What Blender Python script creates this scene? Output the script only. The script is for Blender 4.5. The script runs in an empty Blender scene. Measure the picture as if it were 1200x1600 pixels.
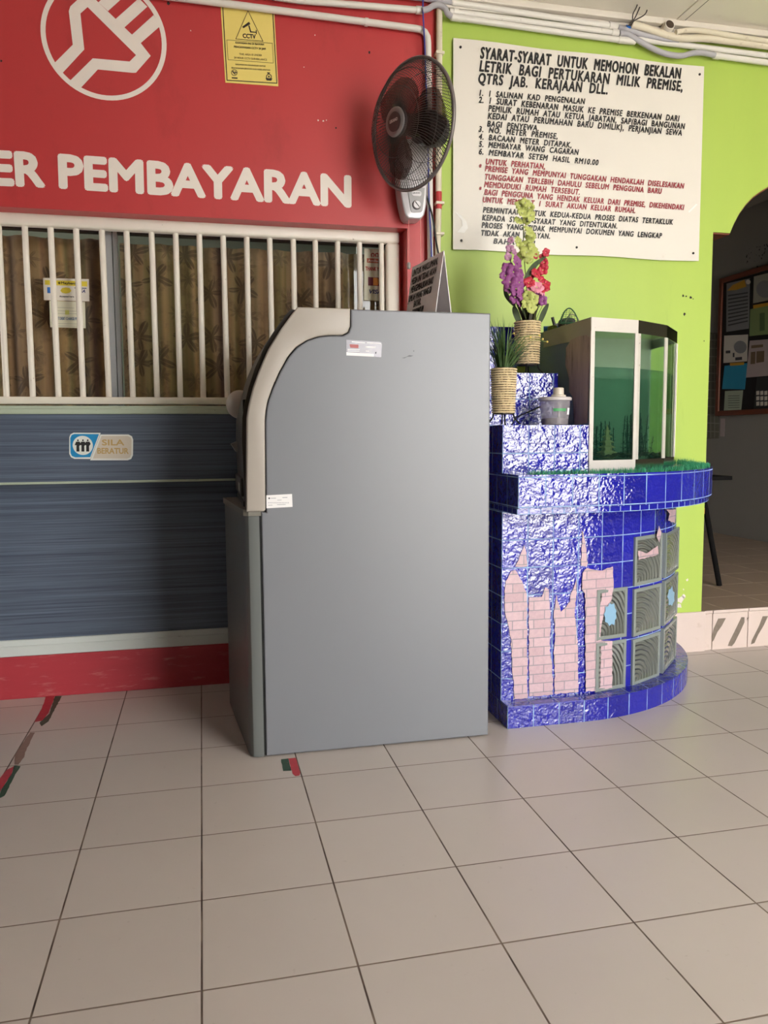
import bpy, bmesh, math, random
from mathutils import Vector, Matrix
random.seed(7)
SC = bpy.context.scene
COL = SC.collection
PI = math.pi

# ------------------------------------------------------------------ camera
T = 0.32                                   # floor tile pitch
F_PX, YAW, PITCH, ROLL = 1236.53, 0.2252045, 0.0943252, -0.0069131
CAM = Vector((0, 0, 3.45212 * T))
X0, Y0 = -0.030265, 2.497795               # a floor joint crossing
fwd = Vector((math.sin(YAW) * math.cos(PITCH), math.cos(YAW) * math.cos(PITCH), -math.sin(PITCH)))
r0 = Vector((math.cos(YAW), -math.sin(YAW), 0)); u0 = r0.cross(fwd)
c_, s_ = math.cos(ROLL), math.sin(ROLL)
RT = c_ * r0 + s_ * u0; UP = -s_ * r0 + c_ * u0
cam = bpy.data.cameras.new('camera'); cam.sensor_fit = 'HORIZONTAL'; cam.sensor_width = 36.0
cam.lens = F_PX / 1200 * 36.0; cam.clip_start = 0.02
camo = bpy.data.objects.new('camera', cam); COL.objects.link(camo)
camo.matrix_world = Matrix(((RT.x, UP.x, -fwd.x, CAM.x), (RT.y, UP.y, -fwd.y, CAM.y), (RT.z, UP.z, -fwd.z, CAM.z), (0, 0, 0, 1)))
SC.camera = camo

def ray(x, y): return RT * ((x - 600) / F_PX) + UP * ((800 - y) / F_PX) + fwd
def py(x, y, Y): d = ray(x, y); return CAM + d * ((Y - CAM.y) / d.y)
def pz(x, y, Z): d = ray(x, y); return CAM + d * ((Z - CAM.z) / d.z)
def px(x, y, X): d = ray(x, y); return CAM + d * ((X - CAM.x) / d.x)

# ------------------------------------------------------------------ light: open daylight side behind the viewer
SC.view_settings.view_transform = 'Standard'
SC.view_settings.look = 'None'
SC.view_settings.gamma = 1.0
SC.view_settings.exposure = 0.08
SC.view_settings.use_curve_mapping = False
W = bpy.data.worlds.new('world'); SC.world = W; W.use_nodes = True
nt = W.node_tree; nt.nodes.clear()
def wn(t, **k):
    n = nt.nodes.new(t)
    for a, b in k.items(): setattr(n, a, b)
    return n
tc = wn('ShaderNodeTexCoord'); nrm = wn('ShaderNodeVectorMath', operation='NORMALIZE')
nt.links.new(tc.outputs['Generated'], nrm.inputs[0])
dt = wn('ShaderNodeVectorMath', operation='DOT_PRODUCT'); dt.inputs[1].default_value = Vector((0.62, -0.74, 0.22)).normalized()
nt.links.new(nrm.outputs[0], dt.inputs[0])
mr = wn('ShaderNodeMapRange'); mr.inputs[1].default_value = -0.2; mr.inputs[2].default_value = 1.0
mr.inputs[3].default_value = 9.0; mr.inputs[4].default_value = 15.0
nt.links.new(dt.outputs['Value'], mr.inputs[0])
bg = wn('ShaderNodeBackground'); bg.inputs[0].default_value = (1.0, 0.985, 0.96, 1)
nt.links.new(mr.outputs[0], bg.inputs[1])
wo = wn('ShaderNodeOutputWorld'); nt.links.new(bg.outputs[0], wo.inputs[0])

# ------------------------------------------------------------------ materials
def lin(c):
    return tuple(((v / 255) / 12.92 if v / 255 <= 0.04045 else ((v / 255 + 0.055) / 1.055) ** 2.4) for v in c) + (1.0,)
MATS = {}
class NT:
    def __init__(s, name):
        s.m = bpy.data.materials.new(name); s.m.use_nodes = True; s.t = s.m.node_tree
        s.b = s.t.nodes['Principled BSDF']; s.out = s.t.nodes['Material Output']
    def n(s, typ, **k):
        x = s.t.nodes.new(typ)
        for a, b in k.items(): setattr(x, a, b)
        return x
    def l(s, a, b): s.t.links.new(a, b)
    def math(s, op, a, b=None):
        x = s.n('ShaderNodeMath', operation=op)
        for i, v in enumerate((a, b)):
            if v is None: continue
            if isinstance(v, (int, float)): x.inputs[i].default_value = v
            else: s.l(v, x.inputs[i])
        return x.outputs[0]
    def mix(s, f, a, b, blend='MIX'):
        x = s.n('ShaderNodeMix', data_type='RGBA', blend_type=blend)
        for i, v in ((0, f), (6, a), (7, b)):
            if isinstance(v, (int, float, tuple)): x.inputs[i].default_value = v
            else: s.l(v, x.inputs[i])
        return x.outputs[2]
    def pos(s): return s.n('ShaderNodeNewGeometry').outputs['Position']
    def scaled(s, v, sc):
        x = s.n('ShaderNodeMapping'); x.inputs['Scale'].default_value = sc; s.l(v, x.inputs['Vector']); return x.outputs[0]
    def noise(s, v, scale, detail=3, rough=0.5):
        x = s.n('ShaderNodeTexNoise'); x.inputs['Scale'].default_value = scale; x.inputs['Detail'].default_value = detail
        x.inputs['Roughness'].default_value = rough; s.l(v, x.inputs['Vector']); return x.outputs[0]
    def ramp(s, f, stops):
        x = s.n('ShaderNodeValToRGB'); e = x.color_ramp.elements
        while len(e) < len(stops): e.new(0.5)
        for el, (p, c) in zip(e, stops): el.position = p; el.color = c
        s.l(f, x.inputs[0]); return x.outputs[0]
    def bump(s, h, strength=0.3, dist=0.01):
        x = s.n('ShaderNodeBump'); x.inputs['Strength'].default_value = strength; x.inputs['Distance'].default_value = dist
        s.l(h, x.inputs['Height']); s.l(x.outputs[0], s.b.inputs['Normal']); return x.outputs[0]
    def set(s, **k):
        for a, b in k.items():
            i = s.b.inputs[a.replace('_', ' ')]
            if isinstance(b, (int, float, tuple)): i.default_value = b
            else: s.l(b, i)
def M(name, rgb, rough=0.5, metal=0.0, var=0.0, scale=6.0, bump=0.0, stretch=(1, 1, 1), dirt=None, dirt_at=(0.6, 0.75), bscale=None, **k):
    if name in MATS: return MATS[name]
    x = NT(name); c = lin(rgb)
    x.set(Base_Color=c, Roughness=rough, Metallic=metal, **k)
    if var or bump or dirt:
        p = x.scaled(x.pos(), stretch)
        col = c
        if var:
            f = x.noise(p, scale, 4)
            col = x.mix(f, tuple(v * (1 - var) for v in c[:3]) + (1,), tuple(min(1, v * (1 + var)) for v in c[:3]) + (1,))
        if dirt:
            d = x.ramp(x.noise(p, scale * 2.3, 6, 0.65), [(dirt_at[0], (0, 0, 0, 1)), (dirt_at[1], (1, 1, 1, 1))])
            col = x.mix(d, col, lin(dirt))
        if var or dirt: x.set(Base_Color=col)
        if bump: x.bump(x.noise(p, bscale or scale * 8, 3), bump, 0.004)
    MATS[name] = x.m
    return x.m
def thin_glass(name, tint, gloss=0.025, rough=0.0, fac=None):
    x = NT(name); x.t.nodes.remove(x.b)
    tr = x.n('ShaderNodeBsdfTransparent'); tr.inputs[0].default_value = tint
    gl = x.n('ShaderNodeBsdfGlossy'); gl.inputs['Roughness'].default_value = rough
    lw = x.n('ShaderNodeLayerWeight'); lw.inputs[0].default_value = 0.5
    fr = x.n('ShaderNodeMath', operation='MULTIPLY_ADD'); x.l(x.math('POWER', lw.outputs['Facing'], 5.0), fr.inputs[0]); fr.inputs[1].default_value = 0.93; fr.inputs[2].default_value = gloss
    mx = x.n('ShaderNodeMixShader'); x.l(fr.outputs[0], mx.inputs[0]); x.l(tr.outputs[0], mx.inputs[1]); x.l(gl.outputs[0], mx.inputs[2])
    x.l(mx.outputs[0], x.out.inputs[0]); MATS[name] = x.m
    return x.m

# ------------------------------------------------------------------ object helpers
def tag(o, label=None, cat=None, group=None, kind=None):
    for k, v in (('label', label), ('category', cat), ('group', group), ('kind', kind)):
        if v: o[k] = v
    return o
def thing(name, label, cat, loc, group=None):
    o = bpy.data.objects.new(name, None); COL.objects.link(o); o.location = loc; o.empty_display_size = 0.05
    return tag(o, label, cat, group)
def base_of(o):
    v = Vector((0, 0, 0))
    while o: v += o.location; o = o.parent
    return v
def obj(name, bm, mat, parent=None, smooth=False, loc=None, label=None, sharp=0.7):
    """geometry comes in world coordinates; it is stored relative to its thing"""
    me = bpy.data.meshes.new(name)
    if parent is not None: L = base_of(parent)
    elif loc is not None: L = Vector(loc)
    else:
        vs = [v.co for v in bm.verts]
        L = Vector((sum(v.x for v in vs) / len(vs), sum(v.y for v in vs) / len(vs), min(v.z for v in vs)))
    bmesh.ops.translate(bm, verts=bm.verts[:], vec=-L)
    bmesh.ops.recalc_face_normals(bm, faces=bm.faces[:])
    bm.to_mesh(me); bm.free()
    mats = mat if isinstance(mat, (list, tuple)) else [mat]
    for m in mats: me.materials.append(m)
    if smooth:
        for p in me.polygons: p.use_smooth = p.area < 0.03
        me.set_sharp_from_angle(angle=sharp)
    o = bpy.data.objects.new(name, me); COL.objects.link(o)
    if parent is not None: o.parent = parent
    else: o.location = L
    if label: o['label'] = label
    return o
def structure(name, bm, mat, parent=None, **k):
    o = obj(name, bm, mat, parent, **k)
    if parent is None: o['kind'] = 'structure'
    return o
def new(): return bmesh.new()
def box(bm, x0, x1, y0, y1, z0, z1, bev=0.0, seg=2):
    vs = [bm.verts.new((x, y, z)) for x in (x0, x1) for y in (y0, y1) for z in (z0, z1)]
    fs = []
    for q in ((0, 1, 3, 2), (4, 6, 7, 5), (0, 4, 5, 1), (2, 3, 7, 6), (0, 2, 6, 4), (1, 5, 7, 3)):
        fs.append(bm.faces.new([vs[i] for i in q]))
    if bev:
        es = list({e for f in fs for e in f.edges})
        bmesh.ops.bevel(bm, geom=es, offset=bev, segments=seg, profile=0.5, affect='EDGES')
    return bm
def prism(bm, pts, vec, tri=True):
    """closed polygon of world points extruded along vec"""
    a = [bm.verts.new(p) for p in pts]; b = [bm.verts.new(Vector(p) + Vector(vec)) for p in pts]
    n = len(pts); caps = [bm.faces.new(a), bm.faces.new(b[::-1])]
    for i in range(n): bm.faces.new((a[i], b[i], b[(i + 1) % n], a[(i + 1) % n]))
    if tri: bmesh.ops.triangulate(bm, faces=caps)
    return bm
def tube(bm, pts, r, seg=8, caps=True, closed=False):
    pts = [Vector(p) for p in pts]; n = len(pts); rings = []
    rr = r if isinstance(r, (list, tuple)) else [r] * n
    up = None
    for i, p in enumerate(pts):
        if closed: d = pts[(i + 1) % n] - pts[i - 1]
        else: d = pts[min(i + 1, n - 1)] - pts[max(i - 1, 0)]
        if d.length < 1e-9: d = Vector((0, 0, 1))
        d.normalize()
        if up is None:
            up = Vector((0, 0, 1)) if abs(d.z) < 0.9 else Vector((1, 0, 0))
        a = (up - d * up.dot(d))
        if a.length < 1e-6: a = d.orthogonal()
        a.normalize(); b = d.cross(a); up = a
        rings.append([bm.verts.new(p + (a * math.cos(2 * PI * k / seg) + b * math.sin(2 * PI * k / seg)) * rr[i]) for k in range(seg)])
    m = n if closed else n - 1
    for i in range(m):
        A, B = rings[i], rings[(i + 1) % n]
        for k in range(seg): bm.faces.new((A[k], A[(k + 1) % seg], B[(k + 1) % seg], B[k]))
    if caps and not closed:
        bm.faces.new(rings[0][::-1]); bm.faces.new(rings[-1])
    return bm
def smooth_path(pts, k=6):
    pts = [Vector(p) for p in pts]; out = []
    for i in range(len(pts) - 1):
        p0 = pts[max(i - 1, 0)]; p1 = pts[i]; p2 = pts[i + 1]; p3 = pts[min(i + 2, len(pts) - 1)]
        for j in range(k):
            t = j / k
            out.append(0.5 * ((2 * p1) + (p2 - p0) * t + (2 * p0 - 5 * p1 + 4 * p2 - p3) * t * t + (3 * p1 - p0 - 3 * p2 + p3) * t ** 3))
    out.append(pts[-1]); return out
def lathe(bm, prof, c, seg=28, axis=None):
    """prof: (r, h) pairs; axis None = z"""
    c = Vector(c); ax = Vector(axis).normalized() if axis else Vector((0, 0, 1))
    a = ax.orthogonal().normalized(); b = ax.cross(a); rings = []
    for r, h in prof:
        rings.append([bm.verts.new(c + ax * h + (a * math.cos(2 * PI * k / seg) + b * math.sin(2 * PI * k / seg)) * max(r, 1e-4)) for k in range(seg)])
    for A, B in zip(rings, rings[1:]):
        for k in range(seg): bm.faces.new((A[k], A[(k + 1) % seg], B[(k + 1) % seg], B[k]))
    bm.faces.new(rings[0][::-1]); bm.faces.new(rings[-1])
    return bm
def flat(bm, loops, O, U, V, eps=0.0):
    """filled flat shape(s), holes by winding order of 2d curve fill; (u,v) -> O+uU+vV"""
    cu = bpy.data.curves.new('shape', 'CURVE'); cu.dimensions = '2D'; cu.fill_mode = 'BOTH'
    for lp in loops:
        sp = cu.splines.new('POLY'); sp.points.add(len(lp) - 1); sp.use_cyclic_u = True
        for p, q in zip(sp.points, lp): p.co = (q[0], q[1], 0, 1)
    o = bpy.data.objects.new('shape', cu); COL.objects.link(o)
    dg = bpy.context.evaluated_depsgraph_get(); me = bpy.data.meshes.new_from_object(o.evaluated_get(dg))
    put(bm, me, O, U, V, eps); bpy.data.objects.remove(o); bpy.data.curves.remove(cu); bpy.data.meshes.remove(me)
    return bm
def put(bm, me, O, U, V, eps=0.0, f=lambda u, v: (u, v)):
    O, U, V = Vector(O), Vector(U), Vector(V); N = U.cross(V).normalized()
    vs = []
    for v in me.vertices:
        u, w = f(v.co.x, v.co.y); vs.append(bm.verts.new(O + U * u + V * w + N * eps))
    for p in me.polygons:
        try: bm.faces.new([vs[i] for i in p.vertices])
        except ValueError: pass
def cap_height():
    cu = bpy.data.curves.new('text', 'FONT'); cu.body = 'H'; o = bpy.data.objects.new('text', cu); COL.objects.link(o)
    me = bpy.data.meshes.new_from_object(o.evaluated_get(bpy.context.evaluated_depsgraph_get())); h = max(v.co.y for v in me.vertices)
    bpy.data.objects.remove(o); bpy.data.curves.remove(cu); bpy.data.meshes.remove(me)
    return h
CAP = cap_height()
def text(bm, s, O, U, V, width, height, bold=0.0, shear=0.0, space=1.0, wspace=1.0, eps=0.0008, align='L'):
    """one line of lettering fitted to width and cap height, baseline start at O"""
    cu = bpy.data.curves.new('text', 'FONT'); cu.body = s; cu.shear = shear
    cu.space_character = space; cu.space_word = wspace; cu.resolution_u = 3
    o = bpy.data.objects.new('text', cu); COL.objects.link(o)
    dg = bpy.context.evaluated_depsgraph_get(); me = bpy.data.meshes.new_from_object(o.evaluated_get(dg))
    if len(me.vertices):
        xs = [v.co.x for v in me.vertices]; x0, x1 = min(xs), max(xs)
        k = width / (x1 - x0) if width else height / CAP
        kh = height / CAP
        sh = {'L': 0.0, 'C': -0.5, 'R': -1.0}[align] * (x1 - x0) * k
        b = bold * kh                      # heavier strokes: the outline laid down again, shifted by the extra weight
        for i, (du, dv) in enumerate(((0, 0), (b, 0), (-b, 0), (0, b), (0, -b), (.7 * b, .7 * b), (-.7 * b, -.7 * b), (.7 * b, -.7 * b), (-.7 * b, .7 * b)) if bold else ((0, 0),)):
            put(bm, me, O, U, V, eps + i * 4e-5, lambda u, v: ((u - x0) * k + sh + du, v * kh + dv))
    bpy.data.objects.remove(o); bpy.data.curves.remove(cu); bpy.data.meshes.remove(me)
    return bm
def fitted(bm, s, pl, pr, h, bold=0.0, shear=0.0, wspace=1.0, space=1.0, eps=0.0008):
    """lettering from world point pl to world point pr (baseline), on a wall facing the viewer"""
    d = Vector(pr) - Vector(pl); U = d.normalized(); N = Vector((0, -1, 0)); V = N.cross(U)
    return text(bm, s, pl, U, V, d.length, h, bold, shear, space, wspace, eps)
def circle(cx, cy, r, n=40, ry=None):
    return [(cx + r * math.cos(2 * PI * i / n), cy + (ry or r) * math.sin(2 * PI * i / n)) for i in range(n)]
def rrect(x0, y0, x1, y1, r, n=5):
    out = []
    for cx, cy, a in ((x1 - r, y1 - r, 0), (x0 + r, y1 - r, 90), (x0 + r, y0 + r, 180), (x1 - r, y0 + r, 270)):
        for i in range(n + 1):
            t = math.radians(a + 90 * i / n); out.append((cx + r * math.cos(t), cy + r * math.sin(t)))
    return out
WX, WZ = Vector((1, 0, 0)), Vector((0, 0, 1))        # in-plane axes of walls facing -y
def wall_pts(pts, Y): return [(lambda q: (q.x, q.z))(py(x, y, Y)) for x, y in pts]
def decal(name, loops_px, Y, mat, parent, th=0.001, label=None):
    """thin flat shape on a plane y=Y facing the viewer, thickness towards the viewer"""
    bm = new(); flat(bm, [wall_pts(l, Y) for l in loops_px], (0, Y, 0), WX, WZ)
    return obj(name, bm, mat, parent, label=label)
def sheet(bm, quad, N, th=0.0012):
    q = [Vector(p) for p in quad]; N = Vector(N).normalized()
    return prism(bm, q, N * th, tri=False)

# ------------------------------------------------------------------ the setting
YW = 3.52                                   # face of the painted wall
ZC = 3.03                                   # ceiling
ZS = 0.205                                  # raised floor of the room behind
def grid_mat(name, tile, grout, size, gw, origin, var, rough, axes='XY', stain=None, gr=0.7, row=None):
    x = NT(name); p = x.pos(); sx = x.n('ShaderNodeSeparateXYZ'); x.l(p, sx.inputs[0])
    edges = []; ids = []
    for k, ax in enumerate(axes):
        v = x.math('DIVIDE', x.math('SUBTRACT', sx.outputs[ax], origin[k]), size)
        fl = x.math('FLOOR', v); ids.append(fl)
        fr = x.math('SUBTRACT', v, fl)
        e = x.math('MINIMUM', fr, x.math('SUBTRACT', 1.0, fr)); edges.append(e)
    e = x.math('MINIMUM', *edges)
    m = x.n('ShaderNodeMapRange'); m.inputs[1].default_value = gw / size * 0.35; m.inputs[2].default_value = gw / size * 0.65
    x.l(e, m.inputs[0]); mask = m.outputs[0]
    cb = x.n('ShaderNodeCombineXYZ'); x.l(ids[0], cb.inputs[0]); x.l(ids[1], cb.inputs[1])
    wnz = x.n('ShaderNodeTexWhiteNoise', noise_dimensions='3D'); x.l(cb.outputs[0], wnz.inputs['Vector'])
    soft = x.n('ShaderNodeMapRange'); soft.inputs[1].default_value = gw / size * 0.35; soft.inputs[2].default_value = gw / size * 0.65; x.l(edges[0], soft.inputs[0])
    c = lin(tile)
    col = x.mix(wnz.outputs['Value'], tuple(v * (1 - var) for v in c[:3]) + (1,), tuple(v * (1 + var) for v in c[:3]) + (1,))
    col = x.mix(x.noise(p, 2.2, 5, 0.6), col, x.mix(1.0, col, (0.90, 0.89, 0.88, 1), 'MULTIPLY'))
    sp = x.ramp(x.noise(p, 55, 2), [(0.70, (0, 0, 0, 1)), (0.80, (1, 1, 1, 1))])
    col = x.mix(x.math('MULTIPLY', sp, 0.18), col, lin((120, 105, 92)))
    gcol = x.mix(x.ramp(x.noise(p, 9, 3), [(0.42, (0, 0, 0, 1)), (0.6, (1, 1, 1, 1))]), lin(grout), lin(stain or grout))
    gcol = x.mix(soft.outputs[0], gcol, lin(row or grout))
    col = x.mix(mask, gcol, col)
    rr = x.math('ADD', x.math('MULTIPLY', mask, rough - gr), gr)
    x.set(Base_Color=col, Roughness=rr); x.bump(mask, 0.5, 0.002)
    MATS[name] = x.m
    return x.m
floor_m = grid_mat('beige floor tile', (198, 188, 182), (70, 56, 48), T, 0.0042, (X0, Y0), 0.025, 0.32, stain=(120, 104, 92), row=(124, 108, 96))
inner_floor_m = grid_mat('inner floor tile', (172, 150, 132), (215, 202, 186), T, 0.011, (X0 + 0.09, 3.50), 0.03, 0.4, stain=(190, 170, 150))
ground_m = M('outdoor concrete', (236, 232, 224), 0.9, var=0.08)
red_m = M('red wall paint', (190, 58, 60), 0.42, var=0.07, scale=2.2, stretch=(1, 1, 0.5), dirt=(160, 46, 48), dirt_at=(0.55, 0.85))
plinth_red_m = M('worn red paint', (176, 56, 66), 0.45, var=0.12, scale=6, dirt=(196, 116, 114), dirt_at=(0.58, 0.76), stretch=(0.7, 1, 4.0))
green_m = M('lime wall paint', (172, 198, 86), 0.45, var=0.05, scale=2.5, stretch=(2.5, 1, 0.35), dirt=(158, 184, 80), dirt_at=(0.62, 0.85))
white_m = M('cream paint', (222, 214, 202), 0.4, var=0.05, scale=9, dirt=(170, 158, 142), dirt_at=(0.66, 0.76))
ceil_m = M('ceiling board', (240, 234, 220), 0.8, var=0.04, scale=1.6, dirt=(206, 198, 182), dirt_at=(0.62, 0.85))
inner_m = M('inner wall paint', (158, 154, 148), 0.8, var=0.05, scale=1.4)
wood_m = M('brown wood', (120, 58, 34), 0.45, var=0.2, scale=6, stretch=(1, 1, 8))
tile_cream_m = M('cream wall tile', (214, 197, 188), 0.25, var=0.05, scale=7, dirt=(196, 176, 162), dirt_at=(0.6, 0.8))
dark_m = M('dark recess', (40, 37, 34), 0.8)
letter_white_m = M('white lettering paint', (236, 226, 216), 0.5, var=0.04, scale=20, dirt=(200, 170, 160), dirt_at=(0.68, 0.78))

structure('floor', box(new(), -4.6, 7.0, -1.8, 3.62, -0.1, 0.0), floor_m)
structure('floor_ground', box(new(), -30, 40, -40, -1.8, -0.14, -0.04), ground_m)
structure('floor_inner_room', box(new(), 1.2, 4.7, 3.53, 8.2, -0.1, ZS), inner_floor_m)
structure('ceiling', box(new(), -4.6, 7.0, -1.8, 3.72, ZC, ZC + 0.1), ceil_m)
side_m = M('side wall paint', (70, 64, 58), 0.7)
structure('wall_left_added', box(new(), -1.6, -1.5, -1.8, 3.44, -0.1, ZC), side_m)  # unseen dark wall, added to cut bounce light on the left
bw = new(); box(bw, -4.7, 1.7, -1.8, -1.7, -0.1, ZC); box(bw, 4.15, 6.7, -1.8, -1.7, -0.1, ZC)
structure('wall_back', bw, side_m)
structure('wall_right', box(new(), 6.6, 6.7, -1.8, 3.64, -0.1, ZC), side_m)

# painted wall: red part above the grille, red pier, green part with the shaped doorway
XJ = 1.056                                  # where red meets green
OPL, OPR, ZO = -3.6, 0.922, 2.032           # grille opening
w = new()
box(w, -4.6, XJ, YW, 3.72, ZO, ZC); box(w, OPR, XJ, YW, 3.72, 0, ZO)
wall_red = structure('wall_red', w, red_m)
XD0, XD1, ZA = 2.468, 4.232, 2.092
half = [(2.562, 2.092), (2.584, 2.142), (2.611, 2.190), (2.645, 2.234), (2.684, 2.272), (2.725, 2.300), (2.767, 2.325), (2.84, 2.362), (2.93, 2.398), (3.04, 2.428), (3.18, 2.450), (3.35, 2.458)]
arc = half + [(6.70 - x, z) for x, z in half[-2::-1]]
w = new()
box(w, XJ, XD0, YW, 3.64, 0, ZC); box(w, XD1, 6.6, YW, 3.64, 0, ZC)
hd = [(XD0, ZA), (arc[0][0], ZA)] + arc[1:-1] + [(arc[-1][0], ZA), (XD1, ZA)]
for (xa, za), (xb, zb) in zip(hd, hd[1:]):
    if xb - xa > 1e-6: prism(w, [(xa, YW, za), (xb, YW, zb), (xb, YW, ZC), (xa, YW, ZC)], (0, 0.12, 0), tri=False)
bmesh.ops.remove_doubles(w, verts=w.verts[:], dist=1e-5)
wall_green = structure('wall_green', w, green_m)
# brown lining under the doorway head
ln = new(); head = [(XD0 + 0.001, ZA - 0.001), (arc[0][0], ZA - 0.001)] + [(x, z - 0.002) for x, z in arc[1:-1]] + [(arc[-1][0], ZA - 0.001), (XD1 - 0.001, ZA - 0.001)]
low = [(x, z - 0.006) for x, z in head]
for i in range(len(head) - 1):
    q = [head[i], head[i + 1], low[i + 1], low[i]]
    prism(ln, [(x, YW + 0.006, z) for x, z in q], (0, 0.12, 0), tri=False)
structure('trim_doorway', ln, wood_m)
# tiled foot of the green wall, the step riser, nosing
structure('baseboard_green', box(new(), 2.20, 2.487, 3.508, 3.519, 0, 0.207, 0.002), tile_cream_m)
rs = new()
for a, b in ((2.490, 2.535), (2.539, 2.745), (2.749, 2.955), (2.959, 3.165), (3.169, 3.375), (3.379, 3.585), (3.589, 3.795), (3.799, 4.005), (4.009, 4.215)):
    box(rs, a, b, 3.522, 3.534, 0, 0.190, 0.0015)
    box(rs, a, b, 3.518, 3.534, 0.192, 0.207, 0.002)
step = structure('trim_step', rs, tile_cream_m)
def riser(l): return [((lambda q: (q.x, q.z))(py(1030 + x / 7.059, 880 + y / 7.059, 3.522))) for x, y in l]
st = new()
for l in ([(650, 610), (735, 605), (690, 690), (640, 760), (600, 850), (583, 870), (580, 800), (600, 720)],
          [(905, 595), (940, 595), (940, 650), (890, 760), (830, 880), (800, 915), (755, 912), (770, 870), (830, 750)],
          [(1140, 585), (1200, 582), (1150, 690), (1090, 790), (1050, 880), (1010, 895), (1020, 850), (1100, 690)],
          [(965, 600), (990, 597), (968, 632)]):
    flat(st, [riser(l)], (0, 3.522, 0), WX, WZ, 0.0008)
obj('worn_tape_mark', st, M('worn tape grey', (122, 110, 98), 0.7, var=0.25, scale=60), step, label='grey worn tape marks on the cream riser')

# room behind the doorway
structure('wall_inner_right', box(new(), 4.6, 4.7, 3.64, 8.2, 0, ZC), inner_m)
structure('wall_inner_back', box(new(), 1.1, 4.7, 8.2, 8.3, 0, ZC), inner_m)
structure('wall_inner_left', box(new(), 1.1, 1.2, 3.72, 8.2, 0, ZC), inner_m)
structure('ceiling_inner_room', box(new(), 1.1, 4.7, 3.72, 8.2, ZC, ZC + 0.1), inner_m)

# cornice where the green wall meets the ceiling, and the ceiling seam
cn = new()
box(cn, 1.06, 6.5, 3.47, 3.52, ZC - 0.028, ZC, 0.004); box(cn, 1.06, 6.5, 3.495, 3.52, ZC - 0.055, ZC - 0.03, 0.003)
structure('trim_cornice', cn, white_m)
structure('trim_cornice_red', box(new(), -4.6, 1.055, 3.49, 3.52, ZC - 0.03, ZC, 0.004), white_m)
sm = new(); box(sm, 2.205, 2.245, -1.7, 3.47, ZC - 0.006, ZC, 0.002)
structure('trim_ceiling_batten', sm, ceil_m)
structure('trim_ceiling_seam', box(new(), 2.246, 2.252, -1.7, 3.47, ZC - 0.002, ZC), dark_m)

# painted sign on the red wall
nm = new()
for word, a, b in (('PEMBAYARAN', (95, 292), (546.5, 322)),):
    fitted(nm, word, py(*a, YW), py(*b, YW), 0.122, 0.044, 0, 1.0, 1.0)
fitted(nm, 'ER', py(-11, 287, YW), py(68, 290.5, YW), 0.122, 0.044)
obj('painted_lettering', nm, letter_white_m, wall_red, label='white painted capital letters PEMBAYARAN')
def q4(l): return [(lambda q: (q.x, q.z))(py(x / 4, y / 4, YW)) for x, y in l]
rc = q4([(255, 235), (1042, 300), (690, 629)])
cxr = (rc[0][0] + rc[1][0]) / 2; rr_ = (rc[1][0] - rc[0][0]) / 2; czr = rc[2][1] + rr_
lg = new()
flat(lg, [circle(cxr, czr, rr_, 72), circle(cxr, czr, rr_ - 0.019, 72)[::-1]], (0, YW, 0), WX, WZ, 0.0008)
flat(lg, [q4([(345, 390), (455, 280), (430, 70), (440, 40), (500, -15), (560, -40), (615, 15), (880, 270), (942, 350), (850, 455), (830, 456), (612, 435), (505, 550), (440, 503), (385, 460)]),
          q4([(390, 458), (440, 503), (580, 365), (810, 385), (850, 345), (548, 45), (503, 85), (527, 310)])[::-1]], (0, YW, 0), WX, WZ, 0.0010)
for l in ([(615, 15), (675, 70), (815, -55), (755, -110)], [(722, 120), (775, 175), (921, 43), (868, -10)], [(822, 220), (880, 270), (1000, 165), (960, 95)]):
    flat(lg, [q4(l)], (0, YW, 0), WX, WZ, 0.0012)
obj('painted_emblem', lg, letter_white_m, wall_red, label='white round emblem with a plug-shaped arm painted on red')
# knocks and chips on the painted walls
def blots(name, spots, mat, parent, Y=YW, label=None):
    bm = new()
    for x, y, r in spots:
        c = py(x, y, Y); k = r * (c - CAM).length / F_PX; n = 9
        flat(bm, [[(c.x + k * random.uniform(0.5, 1.15) * math.cos(2 * PI * i / n), c.z + k * random.uniform(0.5, 1.15) * math.sin(2 * PI * i / n)) for i in range(n)]], (0, Y, 0), WX, WZ, 0.0008)
    return obj(name, bm, mat, parent, label=label)
blots('chipped_paint', [(1067, 462, 2.2), (1072, 463, 1.6), (1079, 465, 2.4), (1083, 467, 1), (1069, 491, 2.6), (1100, 533, 1)], dark_m, wall_green, label='small black chips in the lime paint')
blots('peeled_paint', [(1064, 937, 6), (1061, 946, 5), (1068, 931, 4), (1074, 906, 2.2), (1068, 921, 1.3)], white_m, wall_green, label='white peeled patch low on the lime wall')
blots('nail_hole', [(263, 5, 2.5), (577, 82, 1.8), (2, 95, 1.5), (525, 200, 1.5)], dark_m, wall_red)
blots('chipped_paint', [(497, 188, 1.2), (505, 189, 1.4), (510, 188, 1), (492, 55, 1), (298, 48, 1), (475, 105, 1)], white_m, wall_red, label='small white chips in the red paint')

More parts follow.
